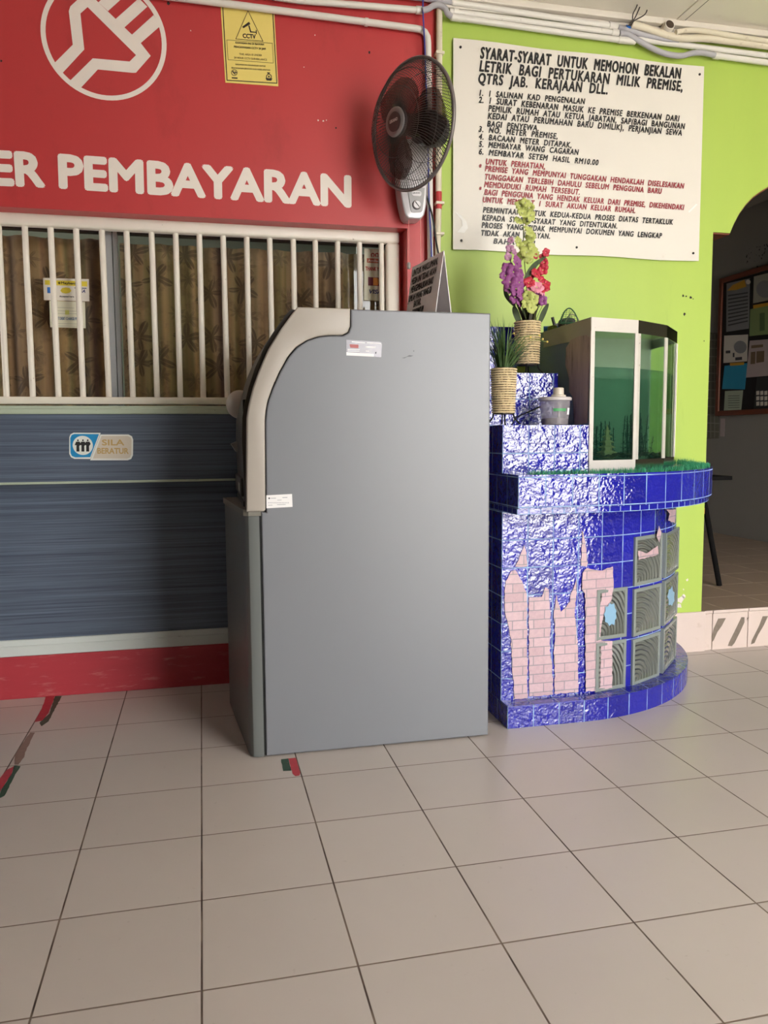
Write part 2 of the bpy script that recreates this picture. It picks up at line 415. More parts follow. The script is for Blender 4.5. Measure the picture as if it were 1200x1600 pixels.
# ------------------------------------------------------------------ window behind the grille
alu_m = M('aluminium', (176, 178, 180), 0.35, 0.6)
glass_m = thin_glass('window glass', (0.95, 0.96, 0.95, 1), rough=0.02)
wi = new()
YG = 3.735
pl, pr_ = py(165, 480, YG).x, py(186, 480, YG).x
box(wi, pl, pr_ - 0.018, YG - 0.03, YG + 0.02, 1.20, ZO); box(wi, pr_ - 0.014, pr_ + 0.004, YG - 0.022, YG + 0.02, 1.20, ZO)
window_1 = structure('window_1', wi, alu_m)
b2 = new(); box(b2, OPL, OPR + 0.02, YG - 0.02, YG + 0.02, ZO - 0.035, ZO); box(b2, OPL, OPR + 0.02, YG - 0.02, YG + 0.02, 1.20, 1.245); box(b2, 0.905, 0.95, YG - 0.02, YG + 0.02, 1.2, ZO)
obj('window_frame', b2, M('dark aluminium', (60, 56, 52), 0.4, 0.5), window_1)
obj('window_pane', box(new(), OPL, pl, YG - 0.004, YG + 0.002, 1.24, ZO - 0.03), glass_m, window_1)
obj('window_pane', box(new(), pr_, 0.905, YG - 0.012, YG - 0.006, 1.24, ZO - 0.03), glass_m, window_1)
# room behind the window: dim
structure('wall_office', prism(new(), [(OPL, 4.9, 0.9), (0.96, 4.9, 0.9), (0.96, 4.9, 2.6), (OPL, 4.9, 2.6)], (0, 0.05, 0), tri=False), M('office wall', (130, 140, 125), 0.8))
structure('ceiling_office', box(new(), OPL, 0.98, 3.72, 4.95, 2.6, 2.65), M('office wall', (130, 140, 125)))
structure('wall_office_side', box(new(), 0.97, 1.02, 3.72, 4.95, 0.9, 2.6), M('office wall', (130, 140, 125)))
structure('floor_office', box(new(), OPL, 0.98, 3.76, 4.95, 0.85, 0.9), M('office wall', (130, 140, 125)))

def curtain_mat():
    x = NT('brown gold curtain'); p = x.pos()
    sx = x.n('ShaderNodeSeparateXYZ'); x.l(p, sx.inputs[0])
    def leaves(scale, r0, off, lobes):
        cb = x.n('ShaderNodeCombineXYZ'); x.l(x.math('ADD', sx.outputs['X'], off), cb.inputs[0]); x.l(sx.outputs['Z'], cb.inputs[1])
        w = x.n('ShaderNodeTexVoronoi', feature='F1', voronoi_dimensions='2D'); w.inputs['Scale'].default_value = scale; w.inputs['Randomness'].default_value = 0.75; x.l(cb.outputs[0], w.inputs['Vector'])
        df = x.n('ShaderNodeVectorMath', operation='SUBTRACT'); x.l(cb.outputs[0], df.inputs[0]); x.l(w.outputs['Position'], df.inputs[1])
        d2 = x.n('ShaderNodeSeparateXYZ'); x.l(df.outputs[0], d2.inputs[0])
        cs = x.n('ShaderNodeSeparateColor'); x.l(w.outputs['Color'], cs.inputs[0])
        th = x.math('ADD', x.math('ARCTAN2', d2.outputs['Y'], d2.outputs['X']), x.math('MULTIPLY', cs.outputs[0], 6.28))
        r = x.math('DIVIDE', w.outputs['Distance'], r0 * scale) if False else x.math('DIVIDE', w.outputs['Distance'], r0)
        lob = x.math('ADD', 0.56, x.math('MULTIPLY', x.math('COSINE', x.math('MULTIPLY', th, lobes)), 0.34))
        lob = x.math('ADD', lob, x.math('MULTIPLY', x.math('COSINE', th), 0.12))
        inside = x.n('ShaderNodeMapRange'); x.l(x.math('SUBTRACT', lob, r), inside.inputs[0]); inside.inputs[1].default_value = -0.03; inside.inputs[2].default_value = 0.05
        vein = x.ramp(x.math('ABSOLUTE', x.math('SINE', x.math('MULTIPLY', th, lobes * 0.5))), [(0.06, (0.25, 0.25, 0.25, 1)), (0.16, (1, 1, 1, 1))])
        return x.math('MULTIPLY', inside.outputs[0], vein)
    leaf = x.math('MAXIMUM', leaves(5.2, 0.42, 0.0, 5.0), x.math('MULTIPLY', leaves(7.4, 0.36, 3.3, 7.0), 0.6))
    st = x.noise(x.scaled(p, (9, 1, 0.12)), 1.6, 2)
    c = x.ramp(st, [(0.32, lin((120, 88, 70))), (0.46, lin((196, 160, 118))), (0.58, lin((160, 142, 92))), (0.7, lin((214, 178, 128)))])
    c = x.mix(x.math('MULTIPLY', leaf, 0.62), c, lin((70, 46, 38)))
    c = x.mix(x.math('MULTIPLY', x.ramp(x.noise(p, 11, 4, 0.7), [(0.5, (0, 0, 0, 1)), (0.62, (1, 1, 1, 1))]), 0.35), c, lin((104, 74, 58)))
    x.set(Base_Color=c, Roughness=0.6, Sheen_Weight=0.3); MATS['curtain'] = x.m
    return x.m
curtain_m = curtain_mat()
def curtain(x0, x1, z0, z1, label, seed):
    rnd = random.Random(seed); n = int((x1 - x0) * 90); bm = new(); rows = 14; g = []
    ph = [rnd.uniform(0, 6.28) for _ in range(4)]
    for i in range(n + 1):
        x = x0 + (x1 - x0) * i / n; col = []
        for j in range(rows + 1):
            t = j / rows; amp = 0.010 + 0.016 * t
            y = 3.83 + amp * (math.sin(46 * x + ph[0] + 0.7 * t) + 0.6 * math.sin(83 * x + ph[1])) + 0.01 * math.sin(17 * x + ph[2])
            col.append(bm.verts.new((x, y, z1 + (z0 - z1) * t)))
        g.append(col)
    for i in range(n):
        for j in range(rows): bm.faces.new((g[i][j], g[i + 1][j], g[i + 1][j + 1], g[i][j + 1]))
    bmesh.ops.solidify(bm, geom=bm.faces[:], thickness=0.002)
    o = obj('curtain', bm, curtain_m, smooth=True, sharp=3.0)
    return tag(o, label, 'curtain', 'curtains behind the barred window')
curtain(-1.35, py(163, 480, 3.83).x, 1.0, py(100, 372, 3.83).z, 'brown leaf-patterned curtain behind the bars left of the grey window post', 1)
curtain(py(190, 480, 3.83).x, 0.955, 1.0, py(300, 385, 3.83).z, 'brown and gold leaf-patterned curtain behind the bars right of the grey window post', 2)
# papers stuck in the window
def paper(name, label, cat, quad, mat, group=None, N=(0, -1, 0), th=0.001):
    bm = sheet(new(), quad, N, th); o = obj(name, bm, mat, loc=sum((Vector(q) for q in quad), Vector()) / 4)
    return tag(o, label, cat, group)
paper_m = M('white paper', (226, 218, 206), 0.6, var=0.03)
cream_paper_m = M('cream paper', (214, 210, 186), 0.6)
black_m = M('black print', (26, 24, 24), 0.6)
YS = YG - 0.006
def zq(l, ox, oy, s, Y): return [py(ox + x / s, oy + y / s, Y) for x, y in l]
def strip_on(par, name, l, ox, oy, s, Y, mat, eps=0.0018, label=None):
    bm = new(); flat(bm, [[(q.x, q.z) for q in zq(l, ox, oy, s, Y)]], (0, Y, 0), WX, WZ, eps); return obj(name, bm, mat, par, label=label)
def line_on(par, name, s_, a, b, ox, oy, s, Y, h, mat, bold=0.02, eps=0.0022, shear=0):
    bm = new(); A, B = zq([a, b], ox, oy, s, Y); fitted(bm, s_, A, B, h, bold, shear, eps=eps); return obj(name, bm, mat, par)
S3 = 8.571
yellow_m = M('yellow print', (226, 204, 60), 0.6); blue_print_m = M('blue print', (50, 110, 190), 0.6); navy_m = M('navy print', (34, 40, 96), 0.6)
o = paper('payment_card_sign', 'white card notice with a yellow band in the barred window, upper of two', 'sign', zq([(232, 208), (848, 224), (855, 522), (245, 505)], 40, 410, S3, YS - 0.001), paper_m)
strip_on(o, 'yellow_band', [(258, 238), (826, 256), (826, 325), (260, 300)], 40, 410, S3, YS - 0.001, yellow_m)
line_on(o, 'lettering', 'Maybank', (478, 290), (690, 298), 40, 410, S3, YS - 0.001, 0.0095, black_m, 0.03)
strip_on(o, 'emblem', [(430, 275), (450, 258), (470, 275), (452, 298)], 40, 410, S3, YS - 0.001, black_m)
strip_on(o, 'oval_mark', [(465, 378), (490, 345), (540, 335), (590, 345), (615, 380), (590, 408), (540, 418), (490, 408)], 40, 410, S3, YS - 0.001, yellow_m)
line_on(o, 'small_lettering', 'Accepted here', (455, 465), (648, 470), 40, 410, S3, YS - 0.001, 0.0065, black_m, 0.03)
strip_on(o, 'blue_card_mark', [(290, 332), (345, 334), (345, 414), (292, 410)], 40, 410, S3, YS - 0.001, blue_print_m)
line_on(o, 'card_lettering', 'VISA', (690, 405), (800, 408), 40, 410, S3, YS - 0.001, 0.0135, navy_m, 0.03, shear=0.25)
strip_on(o, 'navy_band', [(655, 338), (818, 343), (818, 353), (655, 348)], 40, 410, S3, YS - 0.001, navy_m)
o = paper('payment_terms_sheet', 'pale printed sheet below the yellow banded card notice in the window', 'notice', zq([(318, 515), (795, 530), (806, 882), (330, 868)], 40, 410, S3, YS), cream_paper_m)
line_on(o, 'blue_lettering', 'EDIT DEBIT CHARGE PREPAID', (392, 768), (770, 778), 40, 410, S3, YS, 0.012, M('steel blue print', (86, 110, 140), 0.6), 0.02)
for yy, x0, x1 in ((600, 400, 650), (645, 400, 770), (680, 400, 770), (815, 395, 770), (845, 395, 780)):
    strip_on(o, 'print_line', [(x0, yy), (x1, yy + 8), (x1, yy + 15), (x0, yy + 7)], 40, 410, S3, YS, M('pale print', (176, 172, 156), 0.6), 0.0016)
strip_on(o, 'card_picture', [(530, 640), (585, 642), (585, 700), (530, 700)], 40, 410, S3, YS, M('olive print', (190, 190, 100), 0.6))
o = paper('card_thanks_sticker', 'tall cream THANK YOU card sticker at the right end of the barred window', 'sticker', zq([(292, 178), (615, 205), (612, 1005), (288, 990)], 540, 370, 10, YS - 0.014), cream_paper_m)
red_print_m = M('red print', (176, 46, 40), 0.6); orange_m = M('orange print', (214, 140, 60), 0.6)
for sgn, cx in ((1, 425), (-1, 490)):
    bm = new(); tube(bm, [py(540 + (cx + 24 * math.cos(a)) / 10, 370 + (285 - 24 * math.sin(a) * 1.1) / 10, YS - 0.0165) for a in [k * PI / 8 for k in range(-3, 12)]][::1], 0.0022, 6)
    obj('ring_emblem', bm, red_print_m, o)
strip_on(o, 'brand_band', [(330, 335), (580, 350), (580, 418), (332, 405)], 540, 370, 10, YS - 0.014, M('brick print', (190, 96, 70), 0.6))
line_on(o, 'band_lettering', 'AmBank', (350, 388), (565, 402), 540, 370, 10, YS - 0.014, 0.0105, paper_m, 0.02, 0.0026)
line_on(o, 'thanks_lettering', 'THANK YOU', (310, 525), (590, 540), 540, 370, 10, YS - 0.014, 0.017, red_print_m, 0.03)
strip_on(o, 'card_logo', [(352, 630), (590, 642), (590, 775), (352, 762)], 540, 370, 10, YS - 0.014, M('maroon print', (120, 40, 60), 0.6))
strip_on(o, 'card_logo_disc', [(430, 640), (500, 645), (540, 700), (500, 762), (430, 758)], 540, 370, 10, YS - 0.014, orange_m, 0.0024)
line_on(o, 'card_lettering', 'VISA', (370, 885), (560, 893), 540, 370, 10, YS - 0.014, 0.0175, navy_m, 0.035, shear=0.25)

# ------------------------------------------------------------------ white bar grille in the opening
bar_m = M('worn white paint', (232, 224, 210), 0.4, var=0.04, scale=18, dirt=(150, 132, 112), dirt_at=(0.68, 0.75))
YB = 3.625
gr = thing('window_grille', 'white painted steel bar grille across the counter window', 'grille', (0.05, YB, 1.25))
zt0, zt1 = py(620, 380, 3.60).z, py(620, 361.5, 3.60).z
obj('top_rail', box(new(), -3.4, 0.907, 3.60, 3.65, zt0, zt1, 0.011, 3), bar_m, gr, smooth=True)
obj('side_rail', box(new(), py(605, 480, 3.60).x, 0.907, 3.60, 3.65, 1.25, zt0 + 0.002, 0.011, 3), bar_m, gr, smooth=True)
zb0, zb1 = py(340, 632, 3.60).z, py(340, 621, 3.60).z
obj('bottom_rail', box(new(), -3.4, 0.88, 3.60, 3.65, zb0, zb1, 0.004), bar_m, gr, smooth=True)
bx0 = py(38, 350, YB).x; bx1 = py(562, 392, YB).x
stepx = (bx1 - bx0) / 14
for i in range(-3, 16):
    x = bx0 + stepx * i + random.uniform(-0.002, 0.002)
    if x > 0.87: continue
    obj('bar', tube(new(), [(x + random.uniform(-.003, .003), YB, zb0 + 0.01), (x, YB, zt0 + 0.01)], 0.0125, 12), bar_m, gr, smooth=True)

# ------------------------------------------------------------------ counter below the window
def striped(name, a, b):
    x = NT(name); p = x.pos()
    f = x.noise(x.scaled(p, (1.3, 1, 150)), 1.0, 4, 0.7); f2 = x.noise(x.scaled(p, (2.5, 1, 420)), 1.0, 2)
    c = x.ramp(x.math('ADD', x.math('MULTIPLY', f, 0.75), x.math('MULTIPLY', f2, 0.25)), [(0.30, lin(a)), (0.70, lin(b))])
    x.set(Base_Color=c, Roughness=0.42); MATS[name] = x.m
    return x.m
lam_m = striped('blue grey streaked laminate', (50, 60, 78), (112, 124, 142))
trim_m = M('pale green grey trim', (176, 188, 168), 0.45, var=0.06, scale=12, dirt=(120, 120, 104), dirt_at=(0.66, 0.75))
white_trim_m = M('cool white trim', (208, 214, 210), 0.4, var=0.04, scale=8, dirt=(160, 166, 160), dirt_at=(0.66, 0.78), stretch=(0.4, 1, 3))
cnt = thing('service_counter', 'blue grey streaked counter front under the barred window, on a red foot', 'counter', (0.0, 3.56, 0.0))
ZL0, ZL1, ZU = 1.213, 1.262, 0.935
YU = 3.47
zu = py(100, 753, YU).z
zl0, zl1 = py(300, 647, YU - 0.012).z, py(300, 634, YU - 0.012).z
obj('upper_panel', box(new(), -3.4, 0.92, YU, YU + 0.02, zu, zl0), lam_m, cnt)
lg_ = new(); box(lg_, -3.4, 0.92, YU - 0.012, 3.66, zl0, zl1 - 0.012, 0.004); box(lg_, -3.4, 0.92, YU - 0.004, 3.66, zl1 - 0.013, zl1, 0.003)
obj('ledge', lg_, trim_m, cnt)
obj('edge_trim', box(new(), -3.4, 0.92, YU - 0.004, YU + 0.12, zu - 0.008, zu + 0.002, 0.002), trim_m, cnt)
YL = 3.585
zk1, zk0 = py(100, 996, YL - 0.012).z, py(100, 1021, YL - 0.012).z
obj('lower_panel', box(new(), -3.4, 0.92, YL, YL + 0.02, zk0, zu), lam_m, cnt)
sk = new(); box(sk, -3.4, 0.92, YL - 0.014, YL, zk0, zk1, 0.003); box(sk, -3.4, 0.92, YL - 0.019, YL, zk0, zk0 + 0.045, 0.004)
obj('skirting_strip', sk, white_trim_m, cnt)
obj('red_foot', box(new(), -3.4, 0.92, YL - 0.022, YL + 0.02, 0, zk0, 0.003), plinth_red_m, cnt, label='worn red painted foot')

# queue sign
S2 = 8.571
def qz(l): return [(lambda q: (q.x, q.z))(py(90 + x / S2, 660 + y / S2, YU)) for x, y in l]
qs = thing('queue_sign', 'small rounded SILA BERATUR sign on the blue grey counter front', 'sign', py(155, 718, YU))
def slab(name, loops, Y0, th, mat, par, label=None):
    bm = new(); l = loops
    prism(bm, [(u, Y0 - th, v) for u, v in l], (0, th, 0)); return obj(name, bm, mat, par, label=label)
sky_m = M('sky blue plastic', (36, 140, 196), 0.35, var=0.15, scale=60); edge_m = M('white plastic', (232, 234, 228), 0.35); beige_m = M('beige plastic', (214, 204, 188), 0.35)
tan_m = M('tan lettering', (196, 164, 104), 0.4)
slab('blue_panel_edge', qz([(215, 138), (578, 140), (440, 490), (225, 488), (180, 465), (158, 420), (158, 200), (175, 160)]), YU - 0.0006, 0.0034, edge_m, qs)
slab('blue_panel', qz([(225, 155), (556, 157), (440, 465), (240, 468), (195, 450), (175, 410), (172, 210), (190, 170)]), YU - 0.004, 0.001, sky_m, qs, label='blue half with the queue pictogram')
slab('beige_panel_edge', qz([(575, 162), (950, 162), (995, 185), (1012, 230), (1010, 440), (985, 490), (940, 507), (438, 507)]), YU - 0.0006, 0.0044, edge_m, qs)
slab('beige_panel', qz([(590, 182), (940, 182), (980, 200), (992, 240), (988, 430), (970, 470), (930, 484), (475, 484)]), YU - 0.005, 0.001, beige_m, qs, label='beige half with tan lettering')
cq = qz([(340, 308), (475, 308)]); rq = cq[1][0] - cq[0][0]
bm = new(); flat(bm, [circle(cq[0][0], cq[0][1], rq, 40)], (0, YU - 0.0052, 0), WX, WZ, 0.0004); obj('white_disc', bm, edge_m, qs)
for cx in (275, 342, 406):
    bm = new()
    for lp in ([(cx - 14, 240), (cx, 225), (cx + 14, 240), (cx, 256)], [(cx - 24, 258), (cx + 24, 258), (cx + 40, 290), (cx + 26, 305), (cx + 18, 320), (cx + 20, 390), (cx - 20, 390), (cx - 20, 305), (cx - 42, 305), (cx - 40, 295)]):
        flat(bm, [qz(lp)], (0, YU - 0.0056, 0), WX, WZ, 0.0004)
    obj('queue_figure', bm, black_m, qs)
def qtext(s, a, b, h, name):
    A, B = [Vector((u, YU - 0.006, v)) for u, v in qz([a, b])]; bm = new(); fitted(bm, s, A, B, h, 0.03, eps=0.0005); obj(name, bm, tan_m, qs)
qtext('SILA', (600, 305), (892, 305), 0.0225, 'lettering'); qtext('BERATUR', (538, 416), (950, 418), 0.0225, 'lettering')

# ------------------------------------------------------------------ cash machine, seen from its side
YA0, YA1 = 2.683, 3.283
steel_m = M('grey powder coat', (118, 120, 126), 0.36, 0.0, var=0.02, scale=3, bump=0.02, bscale=300, Specular_IOR_Level=0.55)
steel_dk = M('grey green door paint', (104, 108, 106), 0.4, 0.0)
trim_b = M('warm beige plastic', (166, 158, 148), 0.42, var=0.02, scale=6)
fascia_m = M('dark taupe fascia', (56, 51, 46), 0.4)
gap_m = M('black gap', (12, 12, 12), 0.8)
am = thing('cash_machine', 'large grey cash machine standing side-on with a beige curved front trim', 'cash machine', (0.58, 2.98, 0.0))
def ax(l): return [(q.x, q.z) for q in (py(x, y, YA0) for x, y in l)]
inner = ax([(415, 800), (414, 689), (413.8, 656), (415.2, 641), (417.7, 627.5), (425.3, 605.6), (436, 581.6), (449.4, 557.5), (462.5, 542), (480, 531), (497, 525.5), (513, 523.8), (535, 523.5), (543, 519), (547, 510)])
top_in = ax([(547, 483)])[0]
outer = ax([(464, 483), (455, 492), (438.4, 515), (421, 543), (405.6, 578), (396, 605), (389, 634), (386, 652), (385.5, 690), (385, 800)])
XB = 1.005; ZT = 1.536; ZD = 0.857
inner = [(x + 0.0, z) for x, z in inner]
side = [(0.190, 0.004), (XB, 0.004), (XB, ZT), (top_in[0] + 0.003, ZT)] + [(x + 0.003, z - 0.002) for x, z in inner[::-1]] + [(0.190, inner[0][1])]
def bevel_caps(bm, y0, y1, off, seg=2):
    es = [e for e in bm.edges if all(abs(v.co.y - y0) < 1e-5 for v in e.verts) or all(abs(v.co.y - y1) < 1e-5 for v in e.verts)]
    es = [e for e in es if any(abs(f.normal.y) < 0.5 for f in e.link_faces)]
    bmesh.ops.bevel(bm, geom=es, offset=off, segments=seg, profile=0.5, affect='EDGES')
bm = prism(new(), [(x, YA0, z) for x, z in side], (0, YA1 - YA0, 0), tri=False); bm.normal_update()
bevel_caps(bm, YA0, YA1, 0.005); obj('cabinet', bm, steel_m, am)
def wing(y0, y1):
    p = [(top_in[0], ZT + 0.002)] + [outer[0]] + outer[1:] + [(inner[0][0] - 0.006, outer[-1][1]), (inner[0][0], inner[0][1] + 0.008)] + inner[1:]
    p[1] = (outer[0][0] + 0.002, ZT + 0.002)
    bm = prism(new(), [(x, y0, z) for x, z in p], (0, y1 - y0, 0), tri=False); bm.normal_update()
    bevel_caps(bm, y0, y1, 0.006, 3); return bm
obj('curved_trim', wing(YA0 - 0.004, YA0 + 0.05), trim_b, am, smooth=True, sharp=0.6, label='beige curved trim along the near edge')
obj('curved_trim', wing(YA1 - 0.05, YA1 + 0.004), fascia_m, am, smooth=True, sharp=0.6, label='dark curved trim along the far edge')
fo = [(x - (0.013 if z > 0.95 else 0.0), z + (0.007 if z > 1.3 else 0.0)) for x, z in outer]; fi = [(x - 0.012, z) for x, z in inner]
fas = obj('front_fascia', prism(new(), [(x, YA0 + 0.05, z) for x, z in [(top_in[0], ZT - 0.002), (outer[0][0] + 0.01, ZT - 0.001)] + fo + fi], (0, YA1 - YA0 - 0.1, 0)), fascia_m, am, smooth=True, sharp=0.5, label='dark taupe front with slots')
obj('card_slot', box(new(), 0.1405, 0.152, 2.742, 2.764, 1.165, 1.235, 0.002), gap_m, fas)
obj('receipt_flap', prism(new(), [(0.150, 3.10, 1.100), (0.112, 3.10, 1.082), (0.130, 3.10, 1.052), (0.150, 3.10, 1.060)], (0, 0.14, 0), tri=False), M('grey flap', (122, 120, 116), 0.4), fas)
bm = new(); box(bm, 0.128, 0.150, 2.80, 3.22, 0.90, 0.965, 0.006); box(bm, 0.134, 0.150, 2.76, 3.24, 0.868, 0.888, 0.004)
obj('keypad_block', bm, fascia_m, fas)
keym = M('pale keys', (166, 162, 152), 0.4)
for k in range(4): obj('key', box(new(), 0.1265, 0.130, 2.83 + 0.03 * k, 2.85 + 0.03 * k, 0.915, 0.945, 0.001), keym, fas)
for k in range(3): obj('side_button', box(new(), 0.138, 0.1425, 2.738, 2.75, 0.985 + 0.035 * k, 1.005 + 0.035 * k, 0.001), keym, fas)
bm = new(); bmesh.ops.create_uvsphere(bm, u_segments=28, v_segments=16, radius=0.056)
for v in bm.verts: v.co.x *= 0.95
bmesh.ops.translate(bm, verts=bm.verts[:], vec=py(373, 632, 3.19) + Vector((0.004, 0, 0)))
obj('dome_cover', bm, trim_b, am, smooth=True, sharp=3, label='rounded beige dome on the far front')
dp = [(0.0855, 3.283), (0.098, 3.12), (0.112, 2.96), (0.124, 2.82), (0.131, 2.735), (0.137, 2.702), (0.147, 2.688), (0.160, YA0)]
obj('lower_door', prism(new(), [(x, y, 0.004) for x, y in dp + [(0.1825, YA0), (0.1825, 3.283)]], (0, 0, 0.838), tri=False), steel_dk, am, smooth=True, sharp=0.5)
obj('door_gap', box(new(), 0.178, 0.20, YA0 + 0.006, YA1 - 0.006, 0.006, 0.855), gap_m, am)
sp = [(x - 0.006 if y > 2.69 else x, y) for x, y in dp[:-1]]
bm = prism(new(), [(x, y, 0.8425) for x, y in sp + [(0.19, 2.688), (0.19, 3.285)]], (0, 0, 0.022), tri=False)
obj('front_shelf', bm, M('taupe shelf', (120, 116, 106), 0.4), am, smooth=True, sharp=0.5)
def on_side(name, loops, ox, oy, s, mat, par, eps):
    bm = new(); Y = YA0
    for l in loops: flat(bm, [[(q.x, q.z) for q in (py(ox + x / s, oy + y / s, Y) for x, y in l)]], (0, Y, 0), WX, WZ, eps)
    return obj(name, bm, mat, par)
silver_m = M('silver foil', (150, 148, 154), 0.35, 0.3, var=0.1, scale=90)
o = obj('service_sticker', prism(new(), [py(530 + x / 9.23, 520 + y / 9.23, YA0 - 0.0012) for x, y in [(102, 100), (570, 130), (605, 142), (618, 165), (605, 352), (102, 328)]], (0, 0.0011, 0)), silver_m, loc=py(568, 545, YA0)); tag(o, 'silver service sticker with red print high on the grey cash machine side', 'sticker')
wp = M('white label stock', (232, 230, 230), 0.45)
on_side('red_print', [[(148, 165), (278, 172), (278, 222), (160, 216)]], 530, 520, 9.23, M('faded red print', (176, 96, 96), 0.5), o, 0.0016)
on_side('white_band', [[(103, 280), (500, 305), (500, 345), (103, 326)]], 530, 520, 9.23, wp, o, 0.0016)
on_side('print_lines', [[(120, 235), (295, 240), (290, 250), (120, 246)], [(120, 258), (290, 262), (290, 272), (120, 268)], [(375, 195), (525, 200), (525, 222), (375, 216)], [(380, 255), (430, 258), (430, 275), (380, 270)], [(180, 125), (370, 140), (370, 152), (180, 137)], [(398, 138), (600, 152), (600, 162), (398, 150)]], 530, 520, 9.23, wp, o, 0.0017)
on_side('corner_tear', [[(520, 280), (535, 272), (532, 300), (518, 305)]], 530, 520, 9.23, gap_m, o, 0.0018)
o = obj('asset_label', sheet(new(), [py(410 + x / 21.82, 765 + y / 21.82, YA0 - 0.0012) for x, y in [(130, 195), (1010, 150), (1028, 590), (135, 640)]], (0, 1, 0), 0.0011), wp, loc=py(436, 783, YA0)); tag(o, 'small white printed asset label beside the beige trim of the cash machine', 'label')
gp = M('grey print', (150, 152, 160), 0.5)
on_side('print', [[(285, 285), (460, 280), (460, 300), (285, 305)], [(680, 260), (850, 255), (850, 278), (680, 282)], [(510, 350), (650, 345), (650, 360), (510, 365)], [(200, 525), (340, 520), (340, 535), (200, 540)], [(500, 505), (790, 495), (790, 512), (500, 520)]] + [[(200 + 52 * k, 430), (222 + 52 * k, 429), (222 + 52 * k, 465), (200 + 52 * k, 466)] for k in range(14)], 410, 765, 21.82, gp, o, 0.0016)
on_side('round_mark', [[(230 + 32 * math.cos(a), 295 + 28 * math.sin(a)) for a in [k * PI / 8 for k in range(16)]]], 410, 765, 21.82, M('dark print', (70, 72, 80), 0.5), o, 0.0016)
on_side('scuff_mark', [[(900, 362), (960, 350), (1010, 322), (1070, 330), (1030, 345), (985, 345), (940, 368)], [(1068, 255), (1080, 252), (1080, 275), (1068, 272)]], 530, 520, 9.23, M('scuff', (84, 86, 92), 0.6), am, 0.0006)

# folded notice standing on top
TL, TR = Vector((0.867, 3.229, 1.800)), Vector((0.906, 2.92, 1.800))
zb = ZT + 0.001
FL, FR = Vector((0.829, 3.229, zb)), Vector((0.868, 2.92, zb)); BL, BR = Vector((0.897, 3.229, zb)), Vector((0.938, 2.92, zb))
sleeve_m = M('grey plastic sleeve', (226, 220, 220), 0.28, var=0.06, scale=14)
nz = thing('tent_notice', 'grey tent-folded notice with black lettering standing on top of the cash machine', 'notice', (0.88, 3.07, zb))
obj('front_sheet', sheet(new(), [FL, FR, TR, TL], (1, 0, 0), 0.002), sleeve_m, nz)
obj('back_sheet', sheet(new(), [BL, BR, TR, TL], (1, 0, 0), 0.002), sleeve_m, nz)
U = (FR - FL); V = (TL - FL); bm = new(); Wd = U.length; Hh = V.length; Un, Vn = U.normalized(), V.normalized()
for s_, u0_, u1_, d_ in (('UNTUK MAKLUMAN,', .05, .86, .135), ('MESIN INI TIDAK AKAN', .05, .86, .265), ('MENGEMBALIKAN BAKI', .07, .80, .395), ('JUMLAH WANG YANG DI', .02, .78, .525), ('BAYAR.', .24, .48, .64), ('HARAP MAKLUM', .22, .60, .77)):
    text(bm, s_, FL + U * u0_ + V * (1 - d_ - 0.02), Un, Vn, Wd * (u1_ - u0_), 0.025, 0.035, 0.15, eps=0.0012)
obj('lettering', bm, black_m, nz)

# ------------------------------------------------------------------ big notice board of conditions on the green wall
YN = YW - 0.012
bd_m = M('white painted board', (228, 222, 212), 0.32, var=0.03, scale=3, dirt=(196, 184, 164), dirt_at=(0.66, 0.85))
nb = thing('conditions_board', 'large white board of printed conditions in black and red on the lime wall', 'notice board', py(900, 400, YN))
c4 = [py(*q, YN) for q in ((708, 60), (1099.5, 105), (1091, 408.5), (707.5, 390))]
bm = new(); g = []
for i in range(13):
    a = c4[0].lerp(c4[1], i / 12); b = c4[3].lerp(c4[2], i / 12); col = []
    for j in range(9):
        p = a.lerp(b, j / 8); p.y = YN + 0.001 * math.sin(i * 0.8) * (j / 8); p.z += 0.003 * math.sin(i * 1.1) * (j in (0, 8)); col.append(bm.verts.new(p))
    g.append(col)
for i in range(12):
    for j in range(8): bm.faces.new((g[i][j], g[i][j + 1], g[i + 1][j + 1], g[i + 1][j]))
bmesh.ops.recalc_face_normals(bm, faces=bm.faces[:]); bmesh.ops.solidify(bm, geom=bm.faces[:], thickness=0.004)
YT = min(v.co.y for v in bm.verts) - 0.0004
obj('board_panel', bm, bd_m, nb, smooth=True)
K = 2.3077
def bl(s_, x0, y0, x1, y1, cap, bold, ws=2.4):
    A, B = py(680 + x0 / K, y0 / K, YT), py(680 + x1 / K, y1 / K, YT)
    h = cap / K * (A - CAM).length / F_PX * 0.86
    return s_, A, B, h, bold, ws
def block(name, lines, mat, label):
    bm = new()
    for s_, A, B, h, bold, ws in lines: fitted(bm, s_, A, B, h, bold, 0.22, ws, 1.16)
    obj(name, bm, mat, nb, label=label)
ink = M('black sign ink', (26, 24, 26), 0.4); redink = M('red sign ink', (150, 34, 48), 0.4)
block('heading_lettering', [bl('SYARAT-SYARAT UNTUK MEMOHON BEKALAN', 163, 210, 886, 284, 38, .034),
                  bl('LETRIK BAGI PERTUKARAN MILIK PREMISE,', 160, 256, 890, 329, 36, .034),
                  bl('QTRS JAB. KERAJAAN DLL.', 157, 300, 620, 340, 35, .034)], ink, 'black heading lettering')
